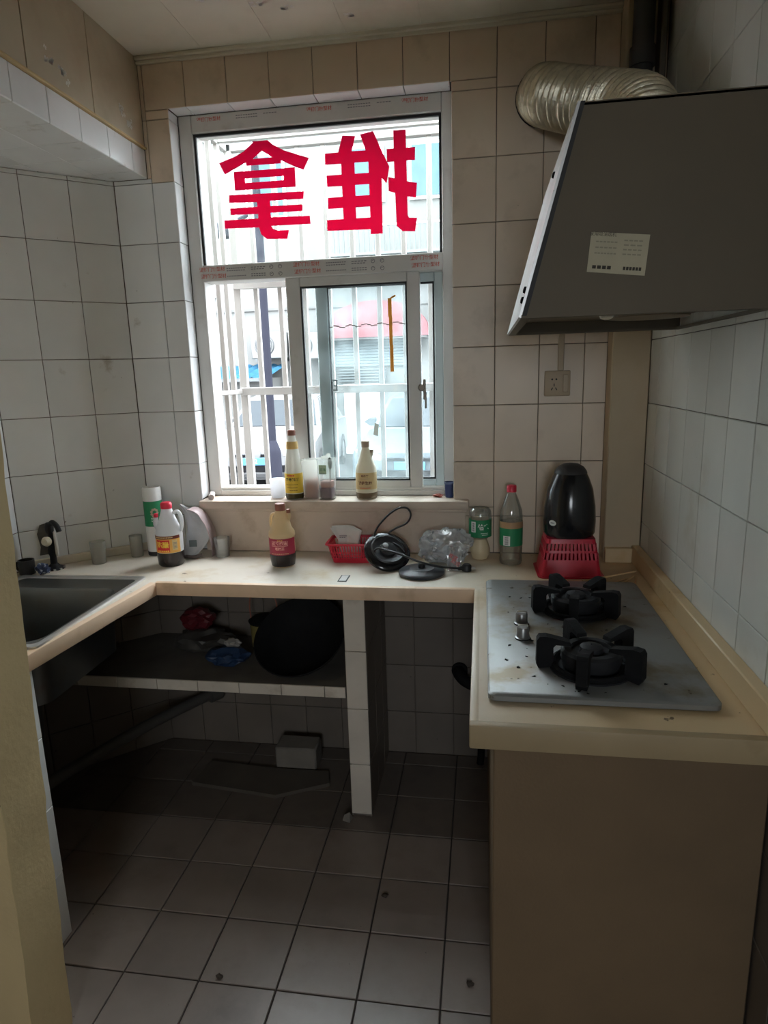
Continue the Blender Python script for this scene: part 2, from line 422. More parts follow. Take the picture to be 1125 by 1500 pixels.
# floor
fl = st(B().box(-2.3, 1.5, -4.7, .25, -.12, -.006).obj('floor', grout_floor, smooth=0), 'worn square floor tiles with black joints', 'floor')
tiles(fl, (0, 0, 0), (1, 0, 0), (0, 1, 0), (0, 0, 1), grid(-1.68, 0.0, -.136, .205), grid(-1.253, 0, -1.058, .195), lambda x, y: tile_floor_shaded if y > -.47 else tile_floor, gap=.004)
tiles(fl, (0, 0, 0), (1, 0, 0), (0, 1, 0), (0, 0, 1), grid(-1.68, XR, -.136, .205), grid(-2.618, -1.253, -1.058, .195), tile_floor, gap=.004)
# back wall
wb = B().plate([(-1.9, -.12), (.75, -.12), (.75, 2.7), (-1.9, 2.7)], .006, .25, [[(WX0-.006, WZ0-.006), (WX1+.006, WZ0-.006), (WX1+.006, WZ1+.006), (WX0-.006, WZ1+.006)]], 'y').obj('wall_back', grout, smooth=0)
st(wb, 'tiled kitchen wall holding the window', 'wall')
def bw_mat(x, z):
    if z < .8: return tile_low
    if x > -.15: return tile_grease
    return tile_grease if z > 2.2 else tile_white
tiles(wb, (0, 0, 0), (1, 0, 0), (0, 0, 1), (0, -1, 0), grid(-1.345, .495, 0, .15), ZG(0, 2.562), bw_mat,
      holes=[(WX0, WX1, WZ0-.03, WZ1), (-.485, -.413, 0, .795), (.375, .5, .8, 2.6), (-1.345, .5, .795, .842), (-1.345, -1.215, 2.195, 2.6)])
# window reveal
tiles(wb, (WX0, 0, 0), (0, 1, 0), (0, 0, 1), (1, 0, 0), [0, .07], ZG(WZ0, WZ1), tile_white)
tiles(wb, (WX1, 0, 0), (0, 1, 0), (0, 0, 1), (-1, 0, 0), [0, .07], ZG(WZ0, WZ1), tile_white)
tiles(wb, (0, 0, WZ1), (1, 0, 0), (0, 1, 0), (0, 0, -1), grid(WX0, WX1, 0, .15), [0, .07], tile_white)
# diagonal wall
du = (DB-DA).normalized(); dn = Vector((-du.y, du.x, 0)); dl = (DB-DA).length
if dn.dot(Vector((1, -1, 0))) < 0: dn = -dn
p = [DA-dn*.006, DB-dn*.006, Vector((-1.9, -.31, 0)), Vector((-1.9, .006, 0))]
wd = st(B().plate([(q.x, q.y) for q in p], -.05, CE).obj('wall_diagonal', grout, smooth=0), 'slanted tiled wall across the sink corner', 'wall')
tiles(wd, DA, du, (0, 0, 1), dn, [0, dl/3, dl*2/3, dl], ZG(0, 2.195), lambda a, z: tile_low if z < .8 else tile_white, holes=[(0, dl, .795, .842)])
# left wall
wl = st(B().box(-1.9, XL-.006, -1.2, -.31, -.05, CE).obj('wall_left', grout, smooth=0), 'tiled wall beside the sink', 'wall')
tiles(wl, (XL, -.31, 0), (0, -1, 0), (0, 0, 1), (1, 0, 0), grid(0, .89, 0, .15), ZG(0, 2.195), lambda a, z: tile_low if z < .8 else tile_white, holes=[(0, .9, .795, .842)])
# right wall
st(B().box(XR, .75, -4.7, -1.42, -.12, 2.7).obj('wall_hall_side', plaster, smooth=0), 'plain plastered hall wall on the stove side', 'wall')
wr = st(B().box(XR+.006, .75, -1.42, .25, -.12, 2.7).obj('wall_right', grout, smooth=0), 'pale tiled wall beside the stove', 'wall')
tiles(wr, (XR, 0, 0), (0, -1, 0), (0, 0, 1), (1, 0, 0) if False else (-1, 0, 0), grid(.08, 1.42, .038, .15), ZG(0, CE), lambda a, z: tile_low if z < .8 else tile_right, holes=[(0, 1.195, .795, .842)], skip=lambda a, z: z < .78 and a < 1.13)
# pipe chase in the corner
ch = st(B().box(.375, XR, -.08, .006, .8, CE, .004).obj('wall_chase', chase_m), 'narrow tan boxed pipe casing in the corner', 'wall')
# soffit box
sf = st(B().plate([(-1.345-.01, -.006+.006), (-1.215-.006, 0), (-1.215-.006, -1.2), (XL-.02, -1.2), (XL-.02, -.31)], 2.201, CE).obj('wall_soffit', grout, smooth=0), 'boxed soffit with tiled underside above the sink', 'soffit')
tiles(sf, (-1.215, 0, 0), (0, -1, 0), (0, 0, 1), (1, 0, 0), grid(0, 1.2, .089, .146), [2.195, 2.288], tile_white)
tiles(sf, (-1.215, 0, 2.195), (-1, 0, 0), (0, -1, 0), (0, 0, -1), [0, .155, .31, .466], grid(0, 1.2, .089, .146), tile_white, skip=lambda a, b: -1.215-a+b*1.05 < -1.36 and False)
B().box(-1.23, -1.205, -1.2, 0, 2.288, 2.296, .002).obj('ledge', M('ochre_grease_edge', (.55, .40, .20), .6), sf)
ys = [0, .30, .60, .90, 1.2]
for a, b in zip(ys, ys[1:]):
    B().box(-1.221, -1.213, -b+.0012, -a-.0012, 2.296, CE, .0015).obj('panel', fascia_m, sf)
def flowers(parent, spots, plane):
    b = B()
    for (a, c, s_) in spots:
        for k in range(7):
            r = s_*random.uniform(.3, 1.3); an = random.uniform(0, 6.28)
            px, pz = a+r*math.cos(an), c+r*math.sin(an)
            for q in range(4):
                an2 = q*math.pi/2+random.random(); m_ = .0042
                ca, cz = px+.0042*math.cos(an2), pz+.0042*math.sin(an2)
                pts = [(ca+m_*math.cos(t)*.8, cz+m_*math.sin(t)*.8) for t in [i*math.pi/3 for i in range(6)]]
                b.bm.faces.new([b.bm.verts.new(plane(*p_)) for p_ in pts])
    return b.obj('flower_print', flower, parent, smooth=0)
flowers(sf, [(-.50, 2.37, .02), (-.44, 2.345, .018), (-.14, 2.37, .018), (-.095, 2.34, .016)], lambda a, c: (-1.2122, a, c))
# ceiling
ce = st(B().box(-2.3, 1.5, -4.7, .25, CE, CE+.1).obj('ceiling', M('ceiling_backing', (.25, .22, .17), .9), smooth=0), 'yellowed plastic panel ceiling', 'ceiling')
xs = grid(-1.213, XR, -1.213+.0, .244)
for a, b in zip(xs, xs[1:]):
    B().box(a+.0002, b-.0002, -1.2, 0, CE-.008, CE, .0005).obj('panel', pvc, ce)
flowers(ce, [(-.70, -.23, .02), (-.62, -.20, .016), (-.36, -.21, .02), (-.45, -.12, .012), (-.85, -.3, .02)], lambda a, c: (a, c, CE-.0084))
t1 = B().box(-1.213, .375, -.022, 0, CE-.020, CE-.008, .003)
t1.box(-1.213, .375, -.012, 0, CE-.030, CE-.020, .002)
st(t1.obj('trim_1', pvc), 'thin ceiling trim along the window wall', 'trim')
# ochre partition with broken plaster edge
b = B(); prev = None
for k in range(60):
    z = CE*k/59; xe = -1.006+(.047/1.4)*z+.006*noise.noise(Vector((z*9, 0, 3)))+.004*noise.noise(Vector((z*31, 5, 0)))
    ring = [b.bm.verts.new(q) for q in ((-2.3, -1.32, z), (xe+.004*noise.noise(Vector((z*5, 2, 8))), -1.32, z), (xe, -1.2, z), (-2.3, -1.2, z))]
    if prev:
        for i in range(4): b.bm.faces.new((prev[i], prev[(i+1) % 4], ring[(i+1) % 4], ring[i]))
    else: b.bm.faces.new(list(reversed(ring)))
    prev = ring
b.bm.faces.new(prev)
st(b.obj('wall_partition', yellow, smooth=30), 'ochre painted wall end with a broken plaster edge', 'wall')
st(B().box(-1.02, .52, -1.32, -1.2, 2.17, CE).obj('wall_lintel', yellow, smooth=0), 'ochre lintel over the kitchen doorway', 'wall')
# hall behind the camera
st(B().plate([(-2.4, -.12), (1.5, -.12), (1.5, 2.7), (-2.4, 2.7)], -4.7, -4.58, [[(-.25, 1.3), (.65, 1.3), (.65, 2.05), (-.25, 2.05)]], 'y').obj('wall_rear', plaster, smooth=0), 'hall wall with a window opening', 'wall')
st(B().box(-2.4, -2.3, -4.7, -1.2, -.12, 2.7).obj('wall_hall', plaster, smooth=0), 'plain plastered hall wall', 'wall')

# ================================================================== WINDOW
win = bpy.data.objects.new('window_1', None); COL.objects.link(win); st(win, 'white sliding window with red lettering on the fixed upper pane', 'window')
FY0, FY1 = .07, .15
b = B()
b.box(WX0, -1.066, FY0, FY1, WZ0, WZ1, .003); b.box(-.182, WX1, FY0, FY1, WZ0, WZ1, .003)
b.box(-1.067, -.181, FY0, FY1, 2.352, WZ1, .003); b.box(-1.067, -.181, FY0, FY1, WZ0, 1.064, .003)
b.obj('frame', upvc, win)
B().box(-1.067, -.181, FY0-.002, FY1, 1.850, 1.908, .003).obj('transom', upvc, win)
b = B()
for yy in (.078, .112, .145): b.box(-1.066, -.182, yy-.002, yy+.002, 1.064, 1.074, .001)
b.obj('sliding_rail', upvc, win)
def seals(parent, x0, x1, z0, z1, y, t=.007):
    b = B()
    b.box(x0-t, x0, y-.004, y+.006, z0-t, z1+t); b.box(x1, x1+t, y-.004, y+.006, z0-t, z1+t)
    b.box(x0, x1, y-.004, y+.006, z0-t, z0); b.box(x0, x1, y-.004, y+.006, z1, z1+t)
    b.obj('seal', gasket, parent, smooth=0)
gp = B().box(-1.066, -.182, .088, .0915, 1.908, 2.352).obj('fixed_pane', glass_top, win, smooth=0)
seals(win, -1.057, -.191, 1.909, 2.342, .083, .009)
def sash(name, x0, x1, gx0, gx1, gz0, gz1, y0, y1, mat, glass):
    s_ = bpy.data.objects.new(name, None); COL.objects.link(s_); s_.parent = win
    z0, z1 = 1.07, 1.851
    B().box(x0, gx0-.006, y0, y1, z0, z1, .003).obj('stile', mat, s_); B().box(gx1+.006, x1, y0, y1, z0, z1, .003).obj('stile', mat, s_)
    B().box(gx0-.007, gx1+.007, y0+.001, y1-.001, z0, gz0-.006, .003).obj('rail', mat, s_); B().box(gx0-.007, gx1+.007, y0+.001, y1-.001, gz1+.006, z1, .003).obj('rail', mat, s_)
    seals(s_, gx0, gx1, gz0, gz1, (y0+y1)/2-.006, .007)
    B().box(gx0-.004, gx1+.004, (y0+y1)/2-.002, (y0+y1)/2+.002, gz0-.004, gz1+.004).obj('pane', glass, s_, smooth=0)
    return s_
s1 = sash('sash', -.758, -.264, -.698, -.317, 1.106, 1.812, .080, .107, upvc, glass_dusty)
s2 = sash('sash', -.657, -.184, -.606, -.222, 1.106, 1.812, .114, .141, upvc_blue, glass_dusty)
b = B().box(-.257, -.247, .074, .084, 1.40, 1.475, .003); b.box(-.2535, -.247, .060, .075, 1.41, 1.42, .002); b.box(-.250, -.243, .056, .062, 1.37, 1.43, .002)
b.lathe([(.012, 0), (.014, .003), (.010, .012)], 14, c=(-.262, .080, 1.445), mat=Matrix.Rotation(math.pi/2, 3, 'X'))
b.obj('latch', M('worn_latch_metal', (.25, .22, .18), .5, metal=.5), s1)
b = B().box(-.606, -.586, .104, .108, 1.44, 1.446, .001); b.box(-.606, -.586, .104, .108, 1.476, 1.482, .001); b.box(-.590, -.584, .104, .108, 1.44, 1.482, .001); b.box(-.600, -.588, .104, .108, 1.457, 1.462, .001)
b.obj('pull', M('grey_pull_metal', (.22, .24, .25), .5, metal=.5), s2)
# strips stuck on the sliding pane
b = B()
pts = [(-.376, 1.765), (-.3735, 1.70), (-.3725, 1.60), (-.371, 1.505)]
for (x0, z0), (x1, z1) in zip(pts, pts[1:]): b.box(min(x0, x1)-.0055, max(x0, x1)+.0055, .0895, .0905, z1, z0)
b.box(-.372, -.352, .0885, .0905, 1.766, 1.772, .0005, mat=Matrix.Translation((-.362, .09, 1.769)) @ Matrix.Rotation(-.45, 4, 'Y') @ Matrix.Translation((.362, -.09, -1.769)))
b.obj('tape_strip', ochre_tape, s1, smooth=0)
B().plate([(-.443, 1.318), (-.428, 1.312), (-.432, 1.268), (-.450, 1.274)], .0895, .0905, ax='y').obj('paper_scrap', paper, s1, smooth=0)
b = B(); pr = None
for k in range(24):
    x = -.60+.27*k/23; z = 1.672+.004*math.sin(k*1.3)+.006*k/23; t = .0015+.0015*abs(noise.noise(Vector((k*.7, 0, 0))))
    b.quad((x, .0903, z-t), (x+.0118, .0903, z-t), (x+.0118, .0903, z+t), (x, .0903, z+t))
b.obj('adhesive_mark', M('grey_adhesive', (.35, .34, .33), .8), s1, smooth=0)
# red lettering, read from the street side (mirror-wise from inside)
NA = {
 'roof': ([(-.9794, 2.2535), (-.9177, 2.2712), (-.8839, 2.2861), (-.8478, 2.3117), (-.8529, 2.3152), (-.7939, 2.3153), (-.7771, 2.3), (-.7377, 2.2784), (-.6478, 2.2468), (-.6692, 2.2107), (-.6986, 2.2223), (-.7487, 2.2463), (-.751, 2.237), (-.8768, 2.2381), (-.8795, 2.2495), (-.9607, 2.2153)], [[(-.8535, 2.2586), (-.8176, 2.2834), (-.781, 2.259)]]),
 'box': ([(-.9272, 2.221), (-.7005, 2.2208), (-.7007, 2.1575), (-.9274, 2.1599)], [[(-.8865, 2.1967), (-.7437, 2.1954), (-.7446, 2.1818), (-.8865, 2.182)]]),
 'hand': ([(-.9507, 2.1453), (-.6721, 2.1403), (-.6756, 2.116), (-.7985, 2.1175), (-.7979, 2.0997), (-.6792, 2.0976), (-.6804, 2.0761), (-.7995, 2.0771), (-.7979, 2.0623), (-.6546, 2.0583), (-.6531, 2.0314), (-.7999, 2.033), (-.794, 2.0228), (-.7762, 2.0158), (-.7345, 2.0153), (-.7424, 1.9862), (-.8183, 1.9896), (-.8392, 2.0057), (-.8455, 2.0308), (-.976, 2.0342), (-.9763, 2.0617), (-.8462, 2.0613), (-.8459, 2.076), (-.9499, 2.0789), (-.95, 2.1005), (-.847, 2.1005), (-.8477, 2.1158), (-.9521, 2.1203)], [])}
TUI = {
 'l': ([(-.5897, 2.2565), (-.5421, 2.2567), (-.525, 2.3094), (-.4796, 2.3041), (-.4938, 2.2571), (-.4449, 2.2565), (-.4628, 2.3077), (-.4167, 2.3147), (-.3889, 2.2523), (-.3632, 2.1983), (-.3742, 2.1464), (-.3908, 2.1631), (-.3926, 1.9837), (-.4358, 1.9839), (-.4353, 2.0), (-.5932, 2.0038), (-.5921, 2.04), (-.532, 2.0396), (-.5325, 2.0764), (-.5868, 2.0766), (-.5861, 2.1127), (-.5324, 2.113), (-.533, 2.1478), (-.5868, 2.1492), (-.5872, 2.1852), (-.5327, 2.1854), (-.533, 2.2198), (-.5904, 2.2208)],
   [[(-.4856, 2.2201), (-.4366, 2.2196), (-.4364, 2.1843), (-.4853, 2.1846)], [(-.486, 2.1484), (-.4359, 2.1481), (-.4361, 2.1124), (-.4856, 2.1131)], [(-.4867, 2.0757), (-.4356, 2.0757), (-.435, 2.0394), (-.4857, 2.0393)]]),
 'r': ([(-.3468, 2.3113), (-.304, 2.3107), (-.3039, 2.2536), (-.2728, 2.2543), (-.2736, 2.2133), (-.3037, 2.214), (-.3028, 2.1477), (-.2682, 2.1407), (-.2724, 2.0928), (-.3028, 2.0995), (-.3024, 2.0382), (-.2974, 2.03), (-.2701, 2.0283), (-.2778, 1.9844), (-.3206, 1.9869), (-.3426, 2.0057), (-.345, 2.1132), (-.3677, 2.121), (-.3682, 2.1662), (-.3456, 2.16), (-.3469, 2.214), (-.3713, 2.2137), (-.3712, 2.2547), (-.3466, 2.2547)], [])}
for chx in (NA, TUI):
    for o_, h_ in chx.values():
        B().plate(o_, .0862, .0872, h_, 'y').obj('lettering', redfilm, win, smooth=0)['label'] = 'red character stroke seen from behind'
# printed film on the transom and head
for k, x in enumerate((-1.030, -.672, -.245)):
    for r_, z in enumerate((1.892, 1.868)):
        text('塑钢门窗型材', .0165, pink_ink, win, x=x+(.004 if r_ else 0), z=z, loc=(0, .0674, 0), name='film_print', thick=.0003)
for x0 in (-.975, -.60):
    strokes('film_print', grey_ink, win, [(x0, x0+.075, 1.893, 9), (x0, x0+.072, 1.885, 8), (x0, x0+.075, 1.866, 12), (x0+.093, x0+.15, 1.893, 5), (x0+.093, x0+.145, 1.886, 5), (x0+.093, x0+.15, 1.87, 6), (x0+.093, x0+.15, 1.863, 6)], y=.0674, h=.0016)
    b = B()
    for dx in (.172, .205):
        for z in (1.891, 1.866):
            b.lathe([(.0075, 0), (.0055, 0)], 12, c=(x0+dx, .0673, z), mat=Matrix.Rotation(math.pi/2, 3, 'X'), cap0=False, cap1=False)
            b.quad((x0+dx-.005, .0673, z-.001), (x0+dx+.005, .0673, z+.003), (x0+dx+.005, .0673, z+.0045), (x0+dx-.005, .0673, z+.001))
    b.obj('film_symbol', grey_ink, win, smooth=0)
for x in (-1.0, -.60, -.27): text('塑钢门窗型材', .015, pink_ink, win, x=x, z=2.392, loc=(0, .0694, 0), name='film_print', thick=.0003)
for x0 in (-.90, -.50): strokes('film_print', grey_ink, win, [(x0, x0+.08, 2.396, 9), (x0, x0+.08, 2.388, 9), (x0+.1, x0+.15, 2.395, 5)], y=.0694, h=.0014)
# sill
b = B().box(-1.113, -.088, -.045, .072, 1.012, WZ0, .005, 2); b.box(-1.107, -.094, -.030, .006, 1.0, 1.013, .002)
sill = st(b.obj('trim_2', stone_edge), 'worn stone window sill', 'window sill')
B().box(-1.107, -.100, -.018, .006, .842, 1.002, .002).obj('apron', stone_edge, sill)

# ================================================================== OUTSIDE
road = M('pale_paving', (.032, .0315, .031), .9, var=.1, vscale=2, spec=.05)
facade_m = M('pale_render', (.10, .101, .098), .9, var=.05, spec=.05, vscale=.6)
st(B().box(-16, 12, .25, 16, -.42, -.30).obj('ground', road, smooth=0), 'pale paved street outside', 'ground')
# security grille
gr = T('window_grille', 'white painted security cage of square bars outside the window', 'window grille', (-.63, .7, 1.0))
GL = Vector((-.63, .7, 1.0))
def gbar(nm, x0, x1, y0, y1, z0, z1): B().box(x0-GL.x, x1-GL.x, y0-GL.y, y1-GL.y, z0-GL.z, z1-GL.z, .002).obj(nm, grill_m, gr)
for k in range(10):
    x = -1.09+.1165*k
    gbar('bar', x-.011, x+.011, .70, .722, .92, 2.5)
gbar('corner_post', -1.195, -1.160, .69, .725, .90, 2.52); gbar('corner_post', -.07, -.035, .69, .725, .90, 2.52)
for z in (1.434, 1.92): gbar('rail', -1.19, -.04, .675, .70, z-.018, z+.018)
gbar('rail', -1.19, -.04, .69, .725, .90, .93); gbar('rail', -1.19, -.04, .69, .725, 2.49, 2.52)
for sx in (-1.19, -.05):
    for y in (.33, .42, .51, .60): gbar('bar', sx-.011, sx+.011, y-.012, y+.012, .92, 2.5)
    gbar('rail', sx-.012, sx+.012, .25, .70, 1.424, 1.444); gbar('rail', sx-.012, sx+.012, .25, .70, .90, .93); gbar('rail', sx-.012, sx+.012, .25, .70, 2.49, 2.52)
for y in (.30, .40, .50, .60): gbar('bar', -1.19, -.05, y-.010, y+.010, 2.495, 2.515)
# facade
fc = T('apartment_building', 'pale rendered building across the street', 'building', (-2.5, 12.5, -.3))
FO = Vector((-2.5, 12.5, -.3))
def fbox(nm, mat, x0, x1, y0, y1, z0, z1, b_=0., par=None):
    return B().box(x0-FO.x, x1-FO.x, y0-FO.y, y1-FO.y, z0-FO.z, z1-FO.z, b_).obj(nm, mat, par or fc, smooth=0)
fbox('wall', facade_m, -9, 3, 12.5, 13.2, -.3, 7.2)
pinkm = M('faded_pink_awning', (.12, .045, .05), .8, var=.06, spec=.05)
shm = M('pale_blue_shutter', (.062, .080, .087), .6, var=.05)
lou = M('grey_louvre', (.05, .057, .06), .6, var=.1)
cx, cz = -2.35, 2.30
pts = [(cx+1.15*math.cos(t)-FO.x, cz+.76*math.sin(t)**.75-FO.z if math.sin(t) > 0 else cz-FO.z) for t in [math.pi*k/20 for k in range(21)]]
B().plate(pts, 11.9-FO.y, 12.5-FO.y, ax='y').obj('awning', pinkm, fc)
fbox('fascia_board', M('pale_sign_board', (.11, .10, .097), .7), -3.45, -1.25, 11.95, 12.5, 2.26, 2.32)
for k in range(9): fbox('shutter_slat', shm, -3.43, -1.6, 12.40, 12.44, 1.69+k*.064, 1.69+k*.064+.058, .006)
for k in range(5): fbox('louvre', lou, -3.3, -2.2, 12.38, 12.46, 1.36+k*.062, 1.36+k*.062+.03)
fbox('door', M('grey_door_leaf', (.50, .50, .50), .6), -3.2, -2.3, 12.4, 12.46, -.3, 1.3)
fb = fbox('balcony', M('pale_green_panel', (.075, .093, .09), .7), -3.3, -.5, 11.7, 12.5, 3.95, 4.0)
for k in range(26): B().box(-3.28+k*.107-FO.x, -3.28+k*.107+.04-FO.x, 11.7-FO.y, 11.73-FO.y, 4.0-FO.z, 4.50-FO.z).obj('baluster', M('grey_green_bar', (.05, .062, .064), .6), fb, smooth=0)
B().box(-3.3-FO.x, -.5-FO.x, 11.69-FO.y, 11.74-FO.y, 4.50-FO.z, 4.54-FO.z).obj('handrail', upvc, fb, smooth=0)
bluew = M('pale_blue_window', (.04, .075, .11), .4, var=.1, spec=.1)
for (x0, x1, z0, z1) in ((-1.55, -.95, 5.2, 6.2), (-2.9, -2.2, 5.2, 6.2), (-5.2, -4.4, 5.0, 6.2), (-7.0, -6.2, 3.4, 4.6), (.2, 1.2, 4.6, 6.0)):
    f_ = fbox('window', upvc, x0-.06, x1+.06, 12.44, 12.52, z0-.06, z1+.06)
    B().box(x0-FO.x, x1-FO.x, 12.42-FO.y, 12.45-FO.y, z0-FO.z, z1-FO.z).obj('pane', bluew, f_, smooth=0)
for z in (3.0, 6.6): fbox('string_course', M('grey_course_render', (.07, .07, .067), .9), -9, 3, 12.46, 12.5, z, z+.05)  # raised bands a little darker than the wall
# shed with blue tin roof
sh = T('shed', 'small pale shed with a blue tin roof against the far building', 'shed', (-5.5, 11.75, -.3))
B().box(-1.3, .8, -.55, .7, 0, 1.80).obj('wall', facade_m, sh, smooth=0)
b = B()
for k in range(12):
    x = -1.45+k*.2; b.quad((x, -.85, 1.78), (x+.1, -.85, 1.82), (x+.1, .7, 2.12), (x, .7, 2.08)); b.quad((x+.1, -.85, 1.82), (x+.2, -.85, 1.78), (x+.2, .7, 2.08), (x+.1, .7, 2.12))
bmesh.ops.solidify(b.bm, geom=list(b.bm.faces), thickness=.02)
b.obj('roof', M('blue_tin', (.03, .10, .17), .7, var=.15, spec=.05), sh, smooth=0)
B().box(-1.45, .95, -.87, -.83, 1.73, 1.80).obj('eaves_board', lou, sh, smooth=0)
# air conditioners
acm = M('ac_casing', (.085, .085, .082), .5, var=.05)
for i, (x, z, lb) in enumerate(((-4.81, 1.92, 'pale outdoor air conditioner above the blue roof beside the lamp post'), (-3.93, 1.88, 'pale outdoor air conditioner next to the pink awning'))):
    a = T('air_conditioner', lb, 'air conditioner', (x, 12.2, z))
    B().box(-.42, .42, -.16, .16, 0, .58, .02).obj('casing', acm, a)
    b = B().lathe([(.235, 0), (.22, .02)], 24, c=(-.1, -.16, .29), mat=Matrix.Rotation(math.pi/2, 3, 'X'), cap0=False)
    b.obj('fan_grille', M('ac_grille', (.03, .032, .034), .6), a)
    b = B()
    for r_ in (.06, .11, .16, .21): b.tube([(-.1+r_*math.cos(t), -.185, .29+r_*math.sin(t)) for t in [k*math.pi/8 for k in range(17)]], .006, 5, 1, cap=False)
    b.obj('fan_guard', acm, a)
    for sx in (-.3, .3): B().box(sx-.02, sx+.02, -.18, .3, -.06, -.001).obj('bracket', lou, a, smooth=0)
# lamp post
lp = T('lamp_post', 'dark grey street lamp post with a stepped base', 'lamp post', (-2.33, 4.5, -.3))
pm = M('dark_grey_post_paint', (.014, .0145, .021), .8, var=.1, spec=.05)
B().lathe([(.042, 1.1), (.042, 3.5), (.035, 4.6)], 20).obj('pole', pm, lp)
B().lathe([(.12, 0), (.12, .04), (.088, .06), (.085, .98), (.075, 1.03), (.050, 1.10), (.043, 1.12)], 20).obj('base', pm, lp)
b = B().lathe([(.05, 0), (.06, .03), (.05, .06)], 16, c=(0, 0, 3.45)); b.cyl((0, 0, 3.48), (-.35, 0, 3.35), .02)
b.obj('arm', pm, lp)
B().lathe([(.09, 0), (.12, .05), (.10, .12), (.03, .15)], 18, c=(-.38, 0, 3.24)).obj('lamp_head', pm, lp)
# cars
def car(name, label, loc, rz, paint, glassm, plate=None):
    t = T(name, label, 'car', loc, rz, None)   # local: front faces -y, x across
    W2 = .87
    low = [(0, .28), (0, .55), (.05, .70), (.35, .80), (1.1, .92), (1.25, .95), (3.5, .98), (4.1, .95), (4.2, .80), (4.2, .3), (3.75, .22), (.4, .2)]
    def loft(prof_w):
        b = B(); rows = []
        for sx, ins, dz in ((-1, .10, -.0), (-1, 0., 0), (1, 0., 0), (1, .10, 0)):
            rows.append(None)
        return b
    b = B(); rows = []
    for f_, sc in ((-1., .955), (-.93, 1.), (0, 1.012), (.93, 1.), (1., .955)):
        zc = .55
        rows.append([b.bm.verts.new((f_*W2, 2.1+(y-2.1)*(sc if abs(f_) > .5 else 1.0)+(.06*f_*f_ if y < .5 else 0), zc+(z-zc)*sc)) for y, z in low])
    n = len(low)
    for r0, r1 in zip(rows, rows[1:]):
        for i in range(n): b.bm.faces.new((r0[i], r0[(i+1) % n], r1[(i+1) % n], r1[i]))
    b.bm.faces.new(rows[0]); b.bm.faces.new(list(reversed(rows[-1])))
    bmesh.ops.bevel(b.bm, geom=[e for e in b.bm.edges if e.calc_face_angle(0) > .5], offset=.03, segments=2, affect='EDGES')
    b.obj('body', paint, t, smooth=50)
    cab = [(1.2, .93), (1.95, 1.42), (2.5, 1.48), (3.3, 1.43), (4.0, .95)]
    b = B(); rows = []
    for f_ in (-1, 1):
        rows.append([b.bm.verts.new((f_*(W2-.05-(z-.93)*.34), y, z)) for y, z in cab])
    for i in range(4): b.bm.faces.new((rows[0][i], rows[0][i+1], rows[1][i+1], rows[1][i]))
    b.bm.faces.new(rows[0]); b.bm.faces.new(list(reversed(rows[1]))); b.bm.faces.new((rows[0][0], rows[1][0], rows[1][4], rows[0][4]))
    bmesh.ops.bevel(b.bm, geom=list(b.bm.edges), offset=.02, segments=2, affect='EDGES')
    b.obj('cabin', paint, t, smooth=50)
    xw = lambda z: W2-.05-(z-.93)*.34
    nrm = Vector((0, -.49, .75)).normalized()*.012
    B().hull([Vector((sx*(xw(z)-.07), y, z))+nrm*k for sx in (-1, 1) for (y, z) in ((1.27, .975), (1.90, 1.39)) for k in (0, 1)]).obj('windscreen', glassm, t, smooth=0)
    for sx in (-1, 1):
        for q in ([(1.55, 1.0), (2.05, 1.36), (2.55, 1.40), (2.55, 1.0)], [(2.62, 1.0), (2.62, 1.40), (3.2, 1.36), (3.65, 1.0)]):
            B().hull([(sx*(xw(z)+d), y, z) for y, z in q for d in (0, .008)]).obj('side_window', glassm, t, smooth=0)
        B().hull([(sx*(W2-.08+d*.1), y, z) for d in (0, 1) for (y, z) in ((1.42, .98), (1.52, .98), (1.42, 1.1), (1.52, 1.12))]+[(sx*(W2+.12), 1.45, 1.05)]).obj('mirror', paint, t)
        B().hull([(sx*(.42+a), y, z) for a, y, z in ((0, .03, .60), (0, .045, .66), (.38, .12, .64), (.40, .14, .74), (.1, .07, .70), (.1, .10, .60), (.40, .3, .74))]).obj('headlight', M('headlight_lens', (.12, .125, .13), .3), t)
        for y in (.85, 3.4):
            b = B().lathe([(.19, -.09), (.31, -.08), (.32, 0), (.31, .10), (.20, .11), (.19, .06)], 24, c=(sx*(W2-.09), y, .32), mat=Matrix.Rotation(sx*math.pi/2, 3, 'Y'))
            wh = b.obj('wheel', M('tyre_rubber', (.01, .01, .01), .8), t)
            B().lathe([(.185, .07), (.15, .10), (.05, .085)], 20, c=(sx*(W2-.09), y, .32), mat=Matrix.Rotation(sx*math.pi/2, 3, 'Y')).obj('rim', M('alloy_rim', (.1, .1, .1), .3, metal=.8), wh)
    dark = M('car_grille_black', (.006, .006, .007), .8, spec=.05)
    B().box(-.36, .36, -.012, .06, .60, .635, .005).obj('upper_grille', dark, t)
    B().box(-.50, .50, -.012, .06, .36, .46, .01).obj('lower_grille', dark, t)
    b = B()
    for k in range(5): b.box(-.55, .55, -.02, .06, .245+k*.02, .253+k*.02)
    b.obj('bumper_slats', M('bumper_grey', (.03, .03, .032), .6), t, smooth=0)
    B().lathe([(.075, 0), (.07, .015), (.05, .018)], 20, c=(0, -.008, .625), mat=Matrix.Rotation(math.pi/2, 3, 'X')).obj('emblem', M('chrome_badge', (.10, .10, .10), .4, metal=.3), t)
    pl = B().box(-.22, .22, -.032, -.012, .47, .585, .004).obj('number_plate', M('pale_blue_plate', (.02, .10, .19), .5), t)
    if plate: text(plate, .10, M('plate_ink', (.14, .14, .14), .6), pl, z=.528, loc=(0, -.0335, 0), thick=.003)
    return t
wp = M('white_car_paint', (.07, .07, .0715), .4, var=0, spec=.15)
sp = M('silver_blue_car_paint', (.034, .043, .049), .4, var=0, spec=.15)
cg = M('car_glass', (.010, .0135, .0165), .3, var=.1, spec=.06)
